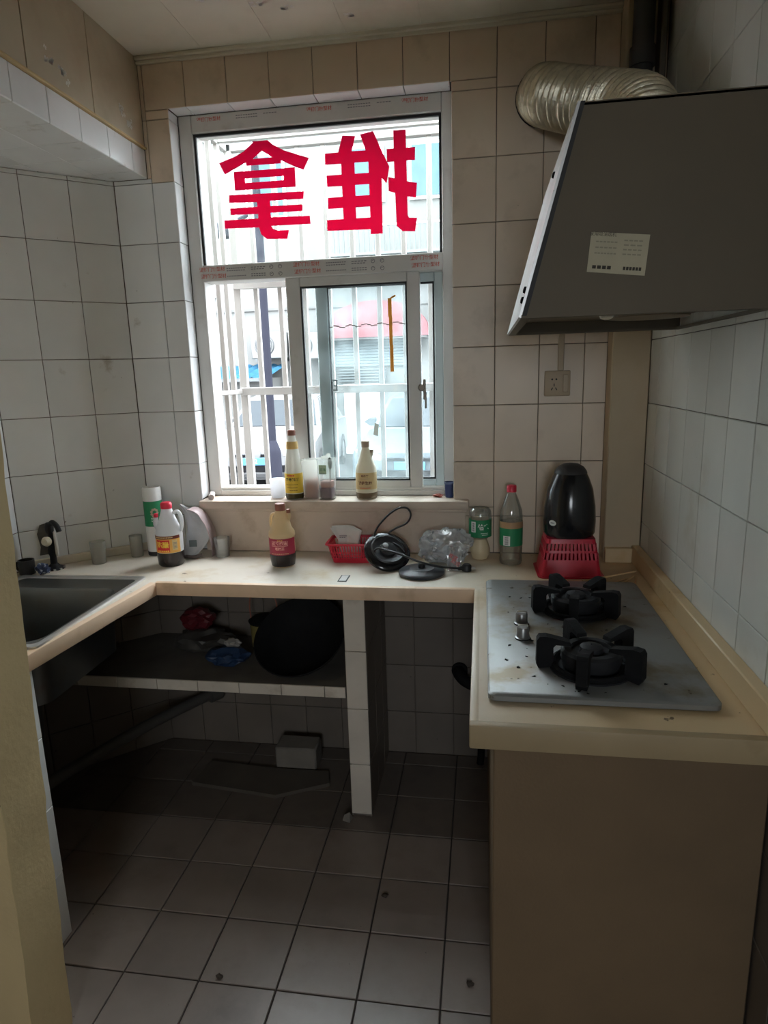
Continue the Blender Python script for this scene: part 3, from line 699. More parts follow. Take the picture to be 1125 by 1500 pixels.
car('parked_car', 'white car parked behind the lamp post, blue number plate', (-3.52, 7.2, -.3), math.radians(4), wp, cg, '2')
car('parked_car', 'silver blue car parked in front of the shutter', (-1.05, 6.6, -.3), math.radians(-3), sp, cg)

# ================================================================== FITTED UNITS
ZT = .84
# worktop
outer = [(-1.345, 0), (-.485, 0), (XR, 0), (XR, -1.195), (-.060, -1.195), (-.060, -.412), (-1.118, -.412), (-1.172, -1.198), (XL, -1.198), (XL, -.31)]
SK = [(-1.186, -.42), (-1.180, -.96), (-1.606, -.96), (-1.606, -.42)]
wt = T('worktop', 'cream stone worktop running round three sides with a rolled front edge', 'worktop', (-.6, -.2, 0))
WO = Vector((-.6, -.2, 0))
sh2 = lambda pts: [(p_[0]-WO.x, p_[1]-WO.y) for p_ in pts]
b = B().plate(sh2(outer), .812, ZT, [sh2(SK)])
b.obj('slab', stone, wt, smooth=0)
b = B(); fe = lambda: b.obj('front_edge', stone_warm, wt)
b.box(-1.121-WO.x, -.06-WO.x, -.416-WO.y, -.395-WO.y, .795, ZT+.0005, .004, 2); fe(); b = B()
b.box(-.064-WO.x, -.044-WO.x, -1.184-WO.y, -.41-WO.y, .795, ZT+.0005, .004, 2); b.obj('front_edge', stone, wt); b = B()
b.box(-.064-WO.x, XR-WO.x, -1.199-WO.y, -1.178-WO.y, .790, ZT+.0005, .004, 2); b.obj('front_edge', M('dimmed_oily_stone_edge', (.36, .27, .155), .55, var=.12, vscale=6, dirt=((.2, .13, .06), .58, .2, 8, .6)), wt); b = B()  # end edge coloured darker to offset the hall light, over oil yellowing
m = Matrix.Translation((-1.118-WO.x, -.412-WO.y, 0)) @ Matrix.Rotation(math.atan2(-.786, -.054)+math.pi/2, 4, 'Z')
b.box(-.02, .004, -.788, .0, .795, ZT+.0005, .004, 2, mat=m)
b.obj('front_edge', stone_warm, wt)
b = B()
b.box(.466-WO.x, XR-WO.x, -1.195-WO.y, -.08-WO.y, ZT, .898, .003).obj('upstand', stone, wt)
B().box(.377-WO.x, .466-WO.x, -.105-WO.y, -.08-WO.y, ZT, .892, .003).obj('upstand', stone, wt); b = B()
m = Matrix.Translation((DA.x-WO.x, DA.y-WO.y, 0)) @ Matrix.Rotation(math.atan2(du.y, du.x), 4, 'Z')
b.box(0, dl, -.0, .014, ZT, .872, .003, mat=m) if dn.dot(Vector((-du.y, du.x, 0))) > 0 else b.box(0, dl, -.014, 0, ZT, .872, .003, mat=m)
b.obj('upstand', stone, wt)
b = B().box(-.507-WO.x, -.477-WO.x, -.365-WO.y, -.300-WO.y, ZT-.001, ZT+.0015); b.obj('inset_frame', gasket, wt, smooth=0)
B().box(-.503-WO.x, -.481-WO.x, -.360-WO.y, -.305-WO.y, ZT, ZT+.0022).obj('inset_plate', steel, wt, smooth=0)
# end board under the stove side
ep = T('stove_cabinet', 'brown painted board cabinet carrying the stove end of the worktop', 'cabinet', (.24, -1.15, 0))
B().box(-.257, .251, -.012, .02, 0, .805, .003).obj('front_board', panelbrown, ep)
B().box(-.257, -.225, .02, 1.15, 0, .805, .002).obj('side_board', panelbrown, ep)
# pillar
pl = T('brick_pillar', 'narrow white tiled partition pillar under the worktop', 'pillar', (-.449, -.2, 0))
B().box(-.030, .030, -.194, .2, .0, .8125, 0).obj('core', grout, pl, smooth=0)
tiles(pl, (-.036, -.2, 0), (1, 0, 0), (0, 0, 1), (0, -1, 0), [0, .072], [.008, .2, .406, .612, .7965], M('warm_white_tile', (.66, .60, .53), .3, var=.1, vscale=8, rnd=.06, dirt=((.30, .22, .15), .6, .2, 12, .5)))
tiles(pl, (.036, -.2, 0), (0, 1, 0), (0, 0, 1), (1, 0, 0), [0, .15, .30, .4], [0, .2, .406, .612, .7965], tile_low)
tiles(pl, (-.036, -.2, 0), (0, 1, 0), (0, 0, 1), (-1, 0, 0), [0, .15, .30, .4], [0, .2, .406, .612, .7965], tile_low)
tag(B().hull([(-.512, -.43, 0), (-.485, -.437, 0), (-.478, -.41, 0), (-.505, -.403, 0), (-.506, -.425, .02), (-.488, -.418, .026), (-.495, -.407, .012)]).obj('tile_fragment', concrete, smooth=0), 'broken pale tile fragment at the foot of the white pillar', 'debris')
# sink-end support
su = T('brick_pier', 'white tiled pier under the sink end of the worktop', 'pillar', (-1.42, -1.075, 0))
B().plate([(-.25, 0), (.246, 0), (.246, .7955), (.215, .7955), (.215, .8125), (-.25, .8125)], -.12, .110, ax='y').obj('core', grout, su, smooth=0)
tiles(su, (.252, -.12, 0), (0, 1, 0), (0, 0, 1), (1, 0, 0), [0, .085, .235], [0, .2, .4, .6, .7965], tile_white)
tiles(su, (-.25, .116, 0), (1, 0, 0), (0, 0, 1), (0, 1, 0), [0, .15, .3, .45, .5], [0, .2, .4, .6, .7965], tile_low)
# shelf
sf2 = T('under_shelf', 'concrete shelf with a white tiled front edge under the worktop', 'shelf', (-1.05, -.2, .445))
b = B().plate([(-.295+0, .2), (.562, .2), (.562, -.194), (-.63, -.194), (-.63, -.11)], 0, .036); b.obj('slab', M('dusty_shelf_top', (.13, .115, .10), .8, var=.3, vscale=7), sf2, smooth=0)
tiles(sf2, (-.63, -.2, 0), (1, 0, 0), (0, 0, 1), (0, -1, 0), grid(0, 1.192, .07, .15), [-.002, .038], M('warm_white_tile', (.66, .60, .53)))

# sink
sk = T('kitchen_sink', 'stainless steel sink set into the worktop corner', 'sink', (-1.395, -.66, ZT), math.radians(1.5))
def rrect(x0, x1, y0, y1, r, n=6):
    out = []
    for cx_, cy_, a0 in ((x1-r, y1-r, 0), (x0+r, y1-r, 90), (x0+r, y0+r, 180), (x1-r, y0+r, 270)):
        for k in range(n+1):
            a = math.radians(a0+90*k/n); out.append((cx_+r*math.cos(a), cy_+r*math.sin(a)))
    return out
def rings(b, L_):
    rr = [[b.bm.verts.new((x, y, z)) for x, y in pts] for pts, z in L_]
    n = len(rr[0])
    for a, c_ in zip(rr, rr[1:]):
        for i in range(n): b.bm.faces.new((a[i], a[(i+1) % n], c_[(i+1) % n], c_[i]))
    return rr
b = B()
rr = rings(b, [(rrect(-.208, .212, -.272, .262, .02), .002), (rrect(-.198, .204, -.262, .165, .05), .002), (rrect(-.194, .200, -.258, .161, .05), -.006), (rrect(-.186, .192, -.250, .153, .05), -.19), (rrect(-.15, .16, -.21, .12, .05), -.21)])
b.bm.faces.new(rr[-1])
b2 = B(); rings(b2, [(rrect(-.228, .232, -.295, .285, .012), .0), (rrect(-.228, .232, -.295, .285, .012), .006), (rrect(-.222, .226, -.289, .279, .012), .0085), (rrect(-.212, .216, -.279, .269, .014), .006), (rrect(-.206, .210, -.270, .260, .02), .0025)]); b2.obj('rim', M('bright_rim_steel', (.70, .70, .70), .3, metal=.9, var=.1, vscale=9), sk, smooth=50)
b.obj('basin', M('shaded_basin_steel', (.17, .175, .172), .35, metal=1, var=.15, vscale=7, dirt=((.14, .11, .08), .58, .2, 7, .6)), sk, smooth=50)  # basin steel darkened to paint in the shade inside the bowl
b = B().lathe([(.035, 0), (.035, .003), (.02, .004), (.015, .001)], 20, c=(0, -.05, -.209)); b.obj('drain', gasket, sk)
# faucet
fa = T('water_tap', 'old dark grimy tap standing behind the sink by the slanted wall', 'tap', (-1.575, -.285, ZT))
b = B().lathe([(.034, 0), (.034, .004), (.02, .012), (.013, .02)], 20)
b.obj('flange', iron_grey, fa)
b = B()
for k in range(10):
    a = k*.628; b.box(-.004, .004, .026, .036, 0, .006, 0, mat=Matrix.Rotation(a, 4, 'Z'))
b.obj('flange_teeth', steel, fa, smooth=0)
b = B().lathe([(.012, .015), (.011, .05), (.015, .06), (.015, .075), (.010, .085), (.009, .13), (.014, .14), (.015, .16), (.010, .172)], 16); b.obj('stem', iron_grey, fa)
b = B().tube([(0, 0, .155), (.02, -.008, .175), (.045, -.02, .165), (.055, -.024, .145)], .009, 12); b.obj('spout', iron_grey, fa)
b = B().lathe([(.008, 0), (.016, .004), (.018, .014), (.012, .024)], 14, c=(-.0, -.012, .108), mat=Matrix.Rotation(math.pi/2, 3, 'X')); b.obj('valve_knob', cream_p, fa)
B().box(.014, .024, -.006, .006, .05, .14, .003).obj('side_rod', M('pale_grey_plastic', (.55, .54, .5), .4), fa)
# hole, grime and grey shadow behind the tap, painted as one dark plate
rs = B(); q = [(.0, .0), (.022, .05), (.016, .095), (.024, .105), (.005, .118), (-.022, .112), (-.034, .08), (-.028, .03), (-.034, .0)]
pc = DA+du*.365
rs.plate(q, -.004, .003, ax='y')
for v in rs.bm.verts: v.co = pc-du*v.co.x+dn*v.co.y+Vector((0, 0, .885+v.co.z))
tag(rs.obj('grime_shadow_patch', M('grimy_shadow_tone', (.10, .09, .075), .9, var=.4, vscale=30), smooth=0), 'dark patch of grime and painted shadow on the slanted wall behind the tap', 'patch')

# ================================================================== HOOD AND DUCT
hd = T('range_hood', 'brown grey steel range hood mounted on the tiled wall', 'range hood', (.3, -.69, 1.598))
HY = .31
def trap(y0, y1, mat, nm): B().plate([(-.266, 0), (.193, 0), (.193, .362), (-.170, .362)], y0, y1, ax='y').obj(nm, mat, hd, smooth=0)
trap(-HY, -HY+.006, hood_m, 'end_panel'); trap(HY-.006, HY, hood_m, 'end_panel')
n_ = Vector((-.362, 0, .096)).normalized()
B().hull([(x+n_.x*d, y, z+n_.z*d) for d in (0, .005) for y in (-HY-.002, HY+.002) for x, z in ((-.268, -.003), (-.170, .364))]).obj('front_panel', hood_front, hd, smooth=0)
b = B().hull([(x, y, z) for y in (-HY-.004, -HY+.004) for x, z in ((-.2665, 0), (-.258, 0), (-.170, .364), (-.162, .364))]); b.obj('edge_strip', gasket, hd, smooth=0)
B().box(-.170, .193, -HY, HY, .358, .364).obj('top_panel', hood_m, hd, smooth=0)
b = B().plate([(-.268, -HY-.003), (.193, -HY-.003), (.193, HY+.003), (-.268, HY+.003)], -.004, .002, [rrect(-.250, .178, -HY+.018, HY-.018, .02)])
b.obj('rim', hood_m, hd, smooth=0)
B().box(-.245, .185, -HY+.01, HY-.01, .028, .034).obj('underside', hood_dark, hd, smooth=0)
b = B().lathe([(.016, 0), (.017, -.018), (.013, -.028), (.004, -.032)], 20, c=(-.085, -.17, .028)); b.obj('lamp_cover', lamp_m, hd)
b = B().lathe([(.10, .028), (.095, .016), (.03, .012)], 26, c=(.06, .1, 0)); b.obj('filter_ring', hood_dark, hd)
for (y, z) in ((-.29, .048), (-.30, .028), (-.1, .30)):
    x = -.268+(.098/.367)*z
    b = B().lathe([(.007, 0), (.006, .004), (.002, .005)], 10, c=(x-.004, y, z+.002), mat=n_.to_track_quat('Z', 'Y').to_matrix()); b.obj('screw', iron, hd)
brown_ink = M('brown_black_ink', (.05, .04, .03), .7, var=0)
st_ = B().plate([(.157-.3, 1.743-1.598), (.261-.3, 1.732-1.598), (.255-.3, 1.661-1.598), (.151-.3, 1.673-1.598)], -HY-.0012, -HY-.0002, ax='y').obj('rating_sticker', M('yellowed_sticker', (.52, .47, .33), .6, var=.08, vscale=20), hd, smooth=0)
m = Matrix.Rotation(.10, 4, 'Y')
tx = text('家用吸油烟机', .008, brown_ink, st_, loc=(-.122, -HY-.0016, .139)); tx.rotation_euler = (0, .1, 0)
for row in ((.0, .034, .0, 6), (-.056, -.02, .0, 4)):
    sx = strokes('lettering', brown_ink, st_, [row], h=.003); sx.location = (-.085, -HY-.0016, .078); sx.rotation_euler = (0, .1, 0)
sx = strokes('lettering', M('faint_ink', (.33, .30, .22), .6), st_, [(-.04, .0, .046, 6), (-.04, .0, .036, 5), (-.04, .0, .026, 7), (.01, .045, .05, 4), (.01, .045, .042, 3), (.01, .045, .034, 4), (.01, .045, .026, 4)], h=.0012); sx.location = (-.100, -HY-.0016, .078); sx.rotation_euler = (0, .1, 0)
# duct
dc = T('exhaust_duct', 'crinkled aluminium flexible exhaust duct from the hood to the wall', 'duct', (.365, -.485, 1.955))
DO = Vector((.365, -.485, 1.955))
path = [(.148, .012, 2.338), (.150, -.03, 2.333), (.172, -.085, 2.306), (.225, -.15, 2.268), (.288, -.21, 2.233), (.338, -.285, 2.192), (.360, -.38, 2.145), (.365, -.455, 2.075), (.365, -.484, 2.01), (.365, -.485, 1.962)]
b = B().tube([Vector(q)-DO for q in path], .082, 30, step=.003, rfun=lambda i, n: .083+.0055*math.cos(i*2*math.pi*.003/.0195), cap=False)
for v in b.bm.verts: v.co += Vector((random.gauss(0, .0003), random.gauss(0, .0003), random.gauss(0, .0003)))
b.obj('flexible_tube', alu, dc, smooth=60)
B().lathe([(.090, 0), (.090, .006), (.0885, .007), (.0885, -.01)], 30, c=Vector((.148, -.001, 2.338))-DO, mat=Matrix.Rotation(math.pi/2, 3, 'X'), cap0=False, cap1=False).obj('shadow_collar', iron_grey, dc)  # thin dark ring painting the duct's shadow at the wall
B().lathe([(.093, .004), (.093, .03), (.088, .03)], 30, c=(.0, 0, .006), cap0=False, cap1=False).obj('hood_collar', iron_grey, dc)
# vertical pipe
pp = T('vent_pipe', 'dark grey vertical pipe dropping from the ceiling in the corner', 'pipe', (.414, -.122, 2.15))
B().lathe([(.030, 0), (.030, CE-2.15-.008)], 20).obj('tube', pipe_m, pp)
B().lathe([(.036, .20), (.036, .25)], 20).obj('coupling', pipe_m, pp)
B().box(.045, .062, -.02, .042, 0, CE-2.15-.008, .003).obj('side_channel', M('dark_brown_channel', (.09, .075, .06), .6), pp)
# socket
so = T('wall_socket', 'grimy wall socket with a switch below the hood', 'socket', (.212, -.0, 1.449))
B().box(-.043, .043, -.012, .0, -.043, .043, .004, 2).obj('plate', socket_m, so)
B().box(.018, .036, -.0155, -.011, -.030, .030, .002).obj('rocker_switch', socket_m, so)
b = B()
for x, z in ((-.018, .014), (-.004, .014)): b.lathe([(.0032, 0), (.0032, .0012)], 10, c=(x, -.0118, z), mat=Matrix.Rotation(math.pi/2, 3, 'X'))
b.box(-.0125, -.0095, -.0132, -.011, -.010, .0); 
for sx_ in (-1, 1): b.box(-.0015, .0015, -.0132, -.011, -.005, .005, 0, mat=Matrix.Translation((-.011+sx_*.007, 0, -.018)) @ Matrix.Rotation(-sx_*.55, 4, 'Y'))
b.obj('socket_hole', black_ink, so, smooth=0)
B().box(.0, .020, -.010, .0, .043, .24, .002).obj('cable_channel', socket_m, so)

# ================================================================== STOVE
sv = T('gas_stove', 'two burner gas stove with a stained steel top', 'stove', (.196, -.735, ZT))
b = B(); L_ = []
for ins, z in ((.0, .0), (-.004, .004), (-.004, .014), (.0, .018), (.010, .019)):
    L_.append((rrect(-.226-(-ins if ins > 0 else ins)*1+0, .228-ins if ins > 0 else .228-ins, -.376+ins, .376-ins, .016), z))
rr = rings(b, [(rrect(-.224+i, .224-i, -.372+i, .372-i, .016), z) for i, z in ((.006, 0), (0, .004), (0, .014), (.004, .018))])
b.bm.faces.new(rr[-1]); b.bm.faces.new(list(reversed(rr[0])))
b.obj('top_plate', steel_plate, sv, smooth=40)
def burner(cx, cy, rot):
    c = (cx, cy, .018)
    b = B().lathe([(.088, 0), (.089, .004), (.080, .007), (.068, .004), (.0601, .004)], 32, c=c, cap1=False); dp = b.obj('drip_tray', iron_grey, sv)
    b = B().lathe([(.058, 0), (.060, .012), (.064, .022), (.064, .040), (.058, .046), (.044, .046), (.042, .038), (.026, .038), (.024, .050), (.016, .054), (.002, .055)], 36, c=c, cap1=False); b.obj('burner_head', iron_grey, sv)
    st2 = bpy.data.objects.new('pan_support', None); COL.objects.link(st2); st2.parent = sv; st2.location = c
    b = B(); R_ = .118
    b.tube([(.080*math.cos(t), .080*math.sin(t), .009) for t in [k*math.pi/12 for k in range(25)]], .006, 8, 1, cap=False)
    b.obj('ring', iron, st2)
    for k in range(5):
        a = math.radians(180-72*k+rot)
        pr = [(.078, .004), (.112, .0), (.117, .010), (.116, .064), (.111, .072), (.096, .073), (.046, .061), (.044, .053), (.076, .054), (.081, .048), (.080, .012)]
        b = B().plate(pr, -.0115, .0115, ax='y')
        b.obj('prong', iron, st2, smooth=0, rot=(0, 0, a))
burner(.012, .115, 8); burner(-.002, -.232, 0)
for x, y in ((-.136, .008), (-.138, -.085)):
    kb = B().lathe([(.019, .0), (.019, .004), (.0155, .006), (.015, .028), (.013, .031)], 24, c=(x, y, .018)).obj('knob', M('worn_knob_metal', (.30, .30, .30), .35, metal=.7), sv)
    B().lathe([(.0192, 0), (.0192, .003)], 24, c=(x, y, .0185)).obj('knob_base', iron, kb)
    B().box(x-.0125, x+.0125, y-.004, y+.004, .048, .054, .002).obj('knob_grip', steel, kb)
b = B()
for k in range(46):
    a = random.choice([(-.002, -.232), (.012, .115)]); an = random.uniform(0, 6.28); r_ = random.uniform(.10, .17)
    x, y = a[0]+r_*math.cos(an)*1.1-.02, a[1]+r_*math.sin(an)
    if abs(x) > .215 or abs(y) > .36: continue
    s_ = random.uniform(.0015, .006)
    b.hull([Vector((x, y, .0175))+Vector((random.uniform(-1, 1)*s_, random.uniform(-1, 1)*s_*.7, random.uniform(0, .7)*s_)) for _ in range(8)])
o = b.obj('burnt_crumbs', iron, sv, smooth=0); o['kind'] = 'stuff'
# bamboo strips behind the stove
for i, (p0, p1, lb) in enumerate((((.27, -.33, .846), (.452, -.225, .849), 'long pale bamboo stick on the worktop corner behind the stove'),
                                  ((.385, -.345, .8445), (.435, -.265, .8445), 'short bamboo stick next to the long stick behind the stove'),
                                  ((.425, -.345, .8445), (.447, -.262, .8445), 'short bamboo stick near the worktop upstand'),
                                  ((.345, -.349, .8445), (.412, -.290, .8445), 'short bamboo stick lying closest to the black burner'))):
    tag(B().cyl(p0, p1, .0035, .0028, 8).obj('bamboo_stick', wood), lb, 'stick')

# ================================================================== THINGS ON THE WORKTOP
def bottle(name, label, loc, prof, mat, rz=0, seg=32, cat='bottle'):
    t = T(name, label, cat, loc, rz)
    B().lathe(prof, seg).obj('body', mat, t)
    return t
# vinegar jug
j = bottle('plastic_jug', 'white plastic jug with red cap, side spout and red yellow label', (-1.163, -.202, ZT),
           [(.040, 0), (.045, .006), (.047, .05), (.047, .115), (.045, .125), (.043, .135), (.028, .175), (.020, .200), (.018, .212)], hdpe, .1)
B().lathe([(.019, .208), (.020, .210), (.020, .226), (.016, .231), (.004, .232)], 22).obj('cap', redcap, j)
b = B().lathe([(.0405, -.0004), (.0455, .006), (.0474, .03), (.0474, .052)], 32); b.obj('liquid', soy, j)
B().tube([(.020, 0, .19), (.040, 0, .196), (.050, 0, .178), (.050, 0, .145), (.044, 0, .125)], .0065, 12).obj('handle', hdpe, j)
b = B().tube([(-.030, 0, .125), (-.044, 0, .150), (-.041, 0, .178)], .0095, 12, rfun=lambda i, n: .012-.005*i/n); b.obj('side_spout', hdpe, j)
B().lathe([(.008, 0), (.008, .012), (.004, .014)], 14, c=(-.041, 0, .176)).obj('spout_cap', redcap, j)
lb = wrap(.0476, .053, .115, -1.35, 1.2).obj('label_sheet', orange_l, j)
wrap(.0481, .104, .115, -1.35, 1.2).obj('label_band', brown_l, lb)
wrap(.0481, .057, .101, -.75, .35).obj('label_panel', red_ink, lb)
wrap(.0481, .062, .100, .55, .95).obj('label_block', cream_l, lb)
text('陈醋', .024, yellow_ink, lb, cyl_r=.0487, x=-.009, z=.082, thick=.0006)
strokes('lettering', yellow_ink, lb, [(-.030, .015, .061, 6)], .0487, h=.0022); strokes('lettering', grey_ink, lb, [(.030, .044, .09-.005*k, 4) for k in range(5)], .0487); strokes('lettering', cream_l, lb, [(-.04, .03, .110, 12)], .0487, h=.0016)
# tall cleaner bottle
c = bottle('spray_can', 'tall white bottle with a green band standing in the tiled corner', (-1.287, -.070, ZT),
           [(.031, 0), (.033, .004), (.034, .02), (.034, .222)], white_p, .25)
b = B().lathe([(.0345, .222), (.0345, .258), (.0325, .264), (.030, .264), (.030, .236), (.004, .234)], 28); b.obj('collar_cap', white_p, c)
B().lathe([(.012, .234), (.012, .258), (.006, .262)], 16, sx=1.3).obj('nozzle', M('grey_pink_plastic', (.5, .44, .42), .5), c)
B().lathe([(.0336, 0), (.0345, .004), (.0345, .016)], 28).obj('base_ring', blackm, c)
lb = wrap(.0346, .115, .212, -3.0, 3.0, 30).obj('label_sheet', green_l, c)
b = B()
for k in range(9):
    a = k*.7; b.bm.faces.new([b.bm.verts.new((.0353*math.sin(x/.0353), -.0353*math.cos(x/.0353), z)) for x, z in [(.012+.011*math.cos(a)+.005*math.cos(t), .168+.014*math.sin(a)+.005*math.sin(t)) for t in [i*math.pi/3 for i in range(6)]]])
b.obj('flower_print', tan_cap, lb, smooth=0)
strokes('lettering', white_ink, lb, [(-.002, .022, .148-.006*k, 4) for k in range(3)], .0353, h=.0014)
# folded food package
pk = T('food_package', 'bent grey and pink plastic food package leaning by the sill', 'package', (-1.105, -.075, ZT), .15)
def sheet(f, nu, nv, th):
    b = B(); g = [[b.bm.verts.new(f(i/(nu-1), j_/(nv-1))) for j_ in range(nv)] for i in range(nu)]
    for i in range(nu-1):
        for j_ in range(nv-1): b.bm.faces.new((g[i][j_], g[i+1][j_], g[i+1][j_+1], g[i][j_+1]))
    bmesh.ops.recalc_face_normals(b.bm, faces=b.bm.faces)
    bmesh.ops.solidify(b.bm, geom=list(b.bm.faces), thickness=th)
    return b
wob = lambda u, v, s_, k: s_*noise.noise(Vector((u*k, v*k, 4.2)))
def fgrey(u, v):
    z = v*.193; half = .036*math.sin(math.pi*min(1, .18+v*.8))+.006
    return (-.068+u*2*half+.055*math.sin(v*1.9)-.055*v*v, -.052+.05*v+wob(u, v, .006, 4)+.012*(u-.5)**2, z+.0045+.004*math.sin(u*6))
def fpink(u, v):
    a = u*2.0
    return (-.030+.080*math.sin(a*.80)+.01*v+wob(u, v, .004, 5), -.038+.058*v+wob(v, u, .006, 3), .19*math.cos(a*.78)**.8-.0055 if math.cos(a*.78) > .02 else .0)
sheet(fgrey, 12, 20, .0012).obj('back_panel', grey_bag, pk, smooth=60)
sheet(fpink, 22, 10, .0012).obj('front_panel', pink_bag, pk, smooth=60)
b = B()
b.box(-.028, .0, -.062, -.060, .045, .070, mat=Matrix.Translation((0, .012, 0))); b.obj('barcode_print', M('dark_print', (.10, .12, .12), .6), pk, smooth=0)
b = B().tube([(-.05, -.045, .0075), (-.012, -.06, .0075), (.018, -.05, .012)], .007, 8); b.obj('crimped_hem', M('dark_brown_film', (.12, .09, .08), .5), pk)
# glasses
def cup(name, label, loc, r0, r1, h, mat, cat='glass', th=.002):
    t = tag(B().lathe([(r0*.8, .004), (r0, 0), (r1, h), (r1-th, h), (r0-th, .006), (r0*.3, .006)], 28).obj(name, mat, loc=loc), label, cat); return t
cup('drinking_glass', 'small clear glass beside the bent package', (-1.013, -.090, ZT), .026, .030, .073, glass_cup)
cup('drinking_glass', 'cloudy glass standing between the tap and the white jug', (-1.449, -.205, ZT), .024, .028, .083, glass_frost)
cup('drinking_glass', 'cloudy glass pushed into the corner next to the green banded bottle', (-1.352, -.106, ZT), .022, .024, .082, glass_frost)
# dark mug with cloth
t = T('dark_mug', 'dark mug at the back edge of the sink', 'mug', (-1.634, -.350, ZT))
B().lathe([(.024, 0), (.026, .002), (.027, .052), (.024, .052), (.023, .006), (.004, .006)], 24).obj('body', blackm, t)
B().tube([(-.0255, 0, .042), (-.039, 0, .038), (-.039, 0, .018), (-.0255, 0, .012)], .004, 8).obj('handle', blackm, t)
def lump(name, mat, r, loc, seed, amp=.35, sc=2.2, sub=3, squash=(1, 1, 1), par=None, sharp=False, smooth=60, floor=None, detail=None):
    bm = bmesh.new(); bmesh.ops.create_icosphere(bm, subdivisions=sub, radius=1)
    for v in bm.verts:
        n = v.co.normalized(); q = n*sc+Vector((seed, seed*.7, -seed))
        k = (1-abs(noise.noise(q))*2*amp) if sharp else (1+noise.noise(q)*amp*2)
        k += (amp*.5 if detail is None else detail)*noise.noise(q*2.7)
        v.co = Vector((n.x*squash[0], n.y*squash[1], n.z*squash[2]))*r*k
        if floor is not None and v.co.z < floor: v.co.z = floor+(v.co.z-floor)*.05
    b = B(); b.bm.free(); b.bm = bm
    return b.obj(name, mat, par, loc, smooth=smooth)
tag(lump('scouring_cloth', blue_cloth, .021, (-1.577, -.347, ZT+.0195), 3, .3, squash=(1.05, .75, .95), floor=-.0195), 'blue and white scouring cloth by the dark mug', 'cloth')
# brown red sauce bottle
c = bottle('sauce_bottle', 'amber sauce bottle with crimson label on the worktop under the sill', (-.742, -.192, ZT),
           [(.036, 0), (.041, .005), (.045, .03), (.0455, .06), (.044, .105), (.047, .112), (.0455, .125), (.036, .140), (.030, .165), (.022, .190), (.0165, .202)], hdpe_w)
B().lathe([(.0415, .0046), (.0455, .030), (.0459, .052)], 32, cap1=True).obj('liquid', soy, c)
B().lathe([(.0175, .200), (.0185, .203), (.0185, .222), (.0165, .225), (.002, .2255)], 22).obj('cap', brown_cap, c)
b = B().tube([(.026, 0, .165), (.030, 0, .185), (.028, 0, .198)], .007, 10); b.obj('pour_spout', hdpe_w, c)
B().lathe([(.0075, 0), (.0075, .012), (.003, .013)], 12, c=(.029, 0, .192)).obj('spout_cap', brown_cap, c)
B().tube([(-.022, 0, .188), (-.034, 0, .182), (-.038, 0, .155), (-.036, 0, .138)], .005, 10).obj('handle', hdpe_w, c)
lb = wrap(.0462, .048, .106, -1.5, 1.5).obj('label_sheet', crimson_l, c)
text('红烧酱油', .0135, peach_ink, lb, cyl_r=.0470, z=.089, x=.004, thick=.0004)
text('老抽王', .0115, peach_ink, lb, cyl_r=.0470, z=.071, x=.004, thick=.0004)
b = B()
for x0, x1, z0, z1 in ((-.026, .034, .097, .0982), (-.026, .034, .0800, .0812), (-.026, -.0248, .0800, .0982), (.0328, .034, .0800, .0982)):
    n_s = 8
    for k in range(n_s):
        a0, a1 = x0+(x1-x0)*k/n_s, x0+(x1-x0)*(k+1)/n_s
        f_ = lambda a, z: (.0469*math.sin(a/.0469), -.0469*math.cos(a/.0469), z)
        b.quad(f_(a0, z0), f_(a1, z0), f_(a1, z1), f_(a0, z1))
b.obj('label_border', peach_ink, lb, smooth=0)
strokes('lettering', orange_l, lb, [(-.004, .016, .101, 3)], .047, h=.002); strokes('lettering', cream_l, lb, [(-.03, .036, .053, 9)], .047, h=.001)
# ---- on the sill
SZ = WZ0
cup('plastic_cup', 'thin clear plastic cup at the end of the row on the window sill', (-.822, .038, SZ), .026, .031, .072, M('frosted_cup_plastic', (.82, .83, .85), .3, var=.03, transl=.5), 'cup')
c = bottle('glass_bottle', 'tall clear bottle with yellow label and brown cap on the sill', (-.748, .014, SZ),
           [(.030, 0), (.0335, .004), (.034, .02), (.034, .10), (.031, .125), (.024, .180), (.0165, .225), (.014, .236), (.014, .246)], white_g)
B().lathe([(.0155, .240), (.0155, .257), (.013, .260), (.002, .2602)], 20).obj('cap', brown_cap, c)
B().lathe([(.0337, .003), (.0344, .008), (.0344, .022)], 30).obj('liquid', oil, c)
lb = wrap(.0346, .025, .100, -1.6, 1.6).obj('label_sheet', yellow_l, c)
text('葱姜料酒', .0135, black_ink, lb, cyl_r=.0353, z=.076, x=.002, thick=.0003)
strokes('lettering', red_ink, lb, [(-.018, .012, .092, 5)], .0353, h=.0025); strokes('lettering', brown_l, lb, [(-.024, .024, .058, 8), (-.02, .022, .046, 7), (-.01, .022, .036, 4)], .0353, h=.001)
b = wrap(.0215, .190, .218, -1.6, 1.6)
for v in b.bm.verts:
    k = 1+(.218-v.co.z)*4.2-.02; v.co.x *= k; v.co.y *= k
b.obj('neck_label', M('gold_neck_label', (.75, .48, .16), .4), c)
def box_tub(name, label, loc, w0, d0, h, w1, d1, mat, rz=0):
    t = T(name, label, 'container', loc, rz); b = B()
    rr = rings(b, [(rrect(-w0, w0, -d0, d0, .006, 3), 0), (rrect(-w1, w1, -d1, d1, .007, 3), h), (rrect(-w1-.003, w1+.003, -d1-.003, d1+.003, .008, 3), h), (rrect(-w1-.003, w1+.003, -d1-.003, d1+.003, .008, 3), h+.004)])
    b.bm.faces.new(list(reversed(rr[0]))); b.obj('tub', mat, t); return t
milky = THIN('milky_tub_plastic', opac=.55, gloss=.08, film=(.80, .78, .72))
t1_ = box_tub('storage_tub', 'milky tall plastic tub next to the yellow labelled bottle', (-.682, .030, SZ), .026, .022, .145, .031, .027, milky)
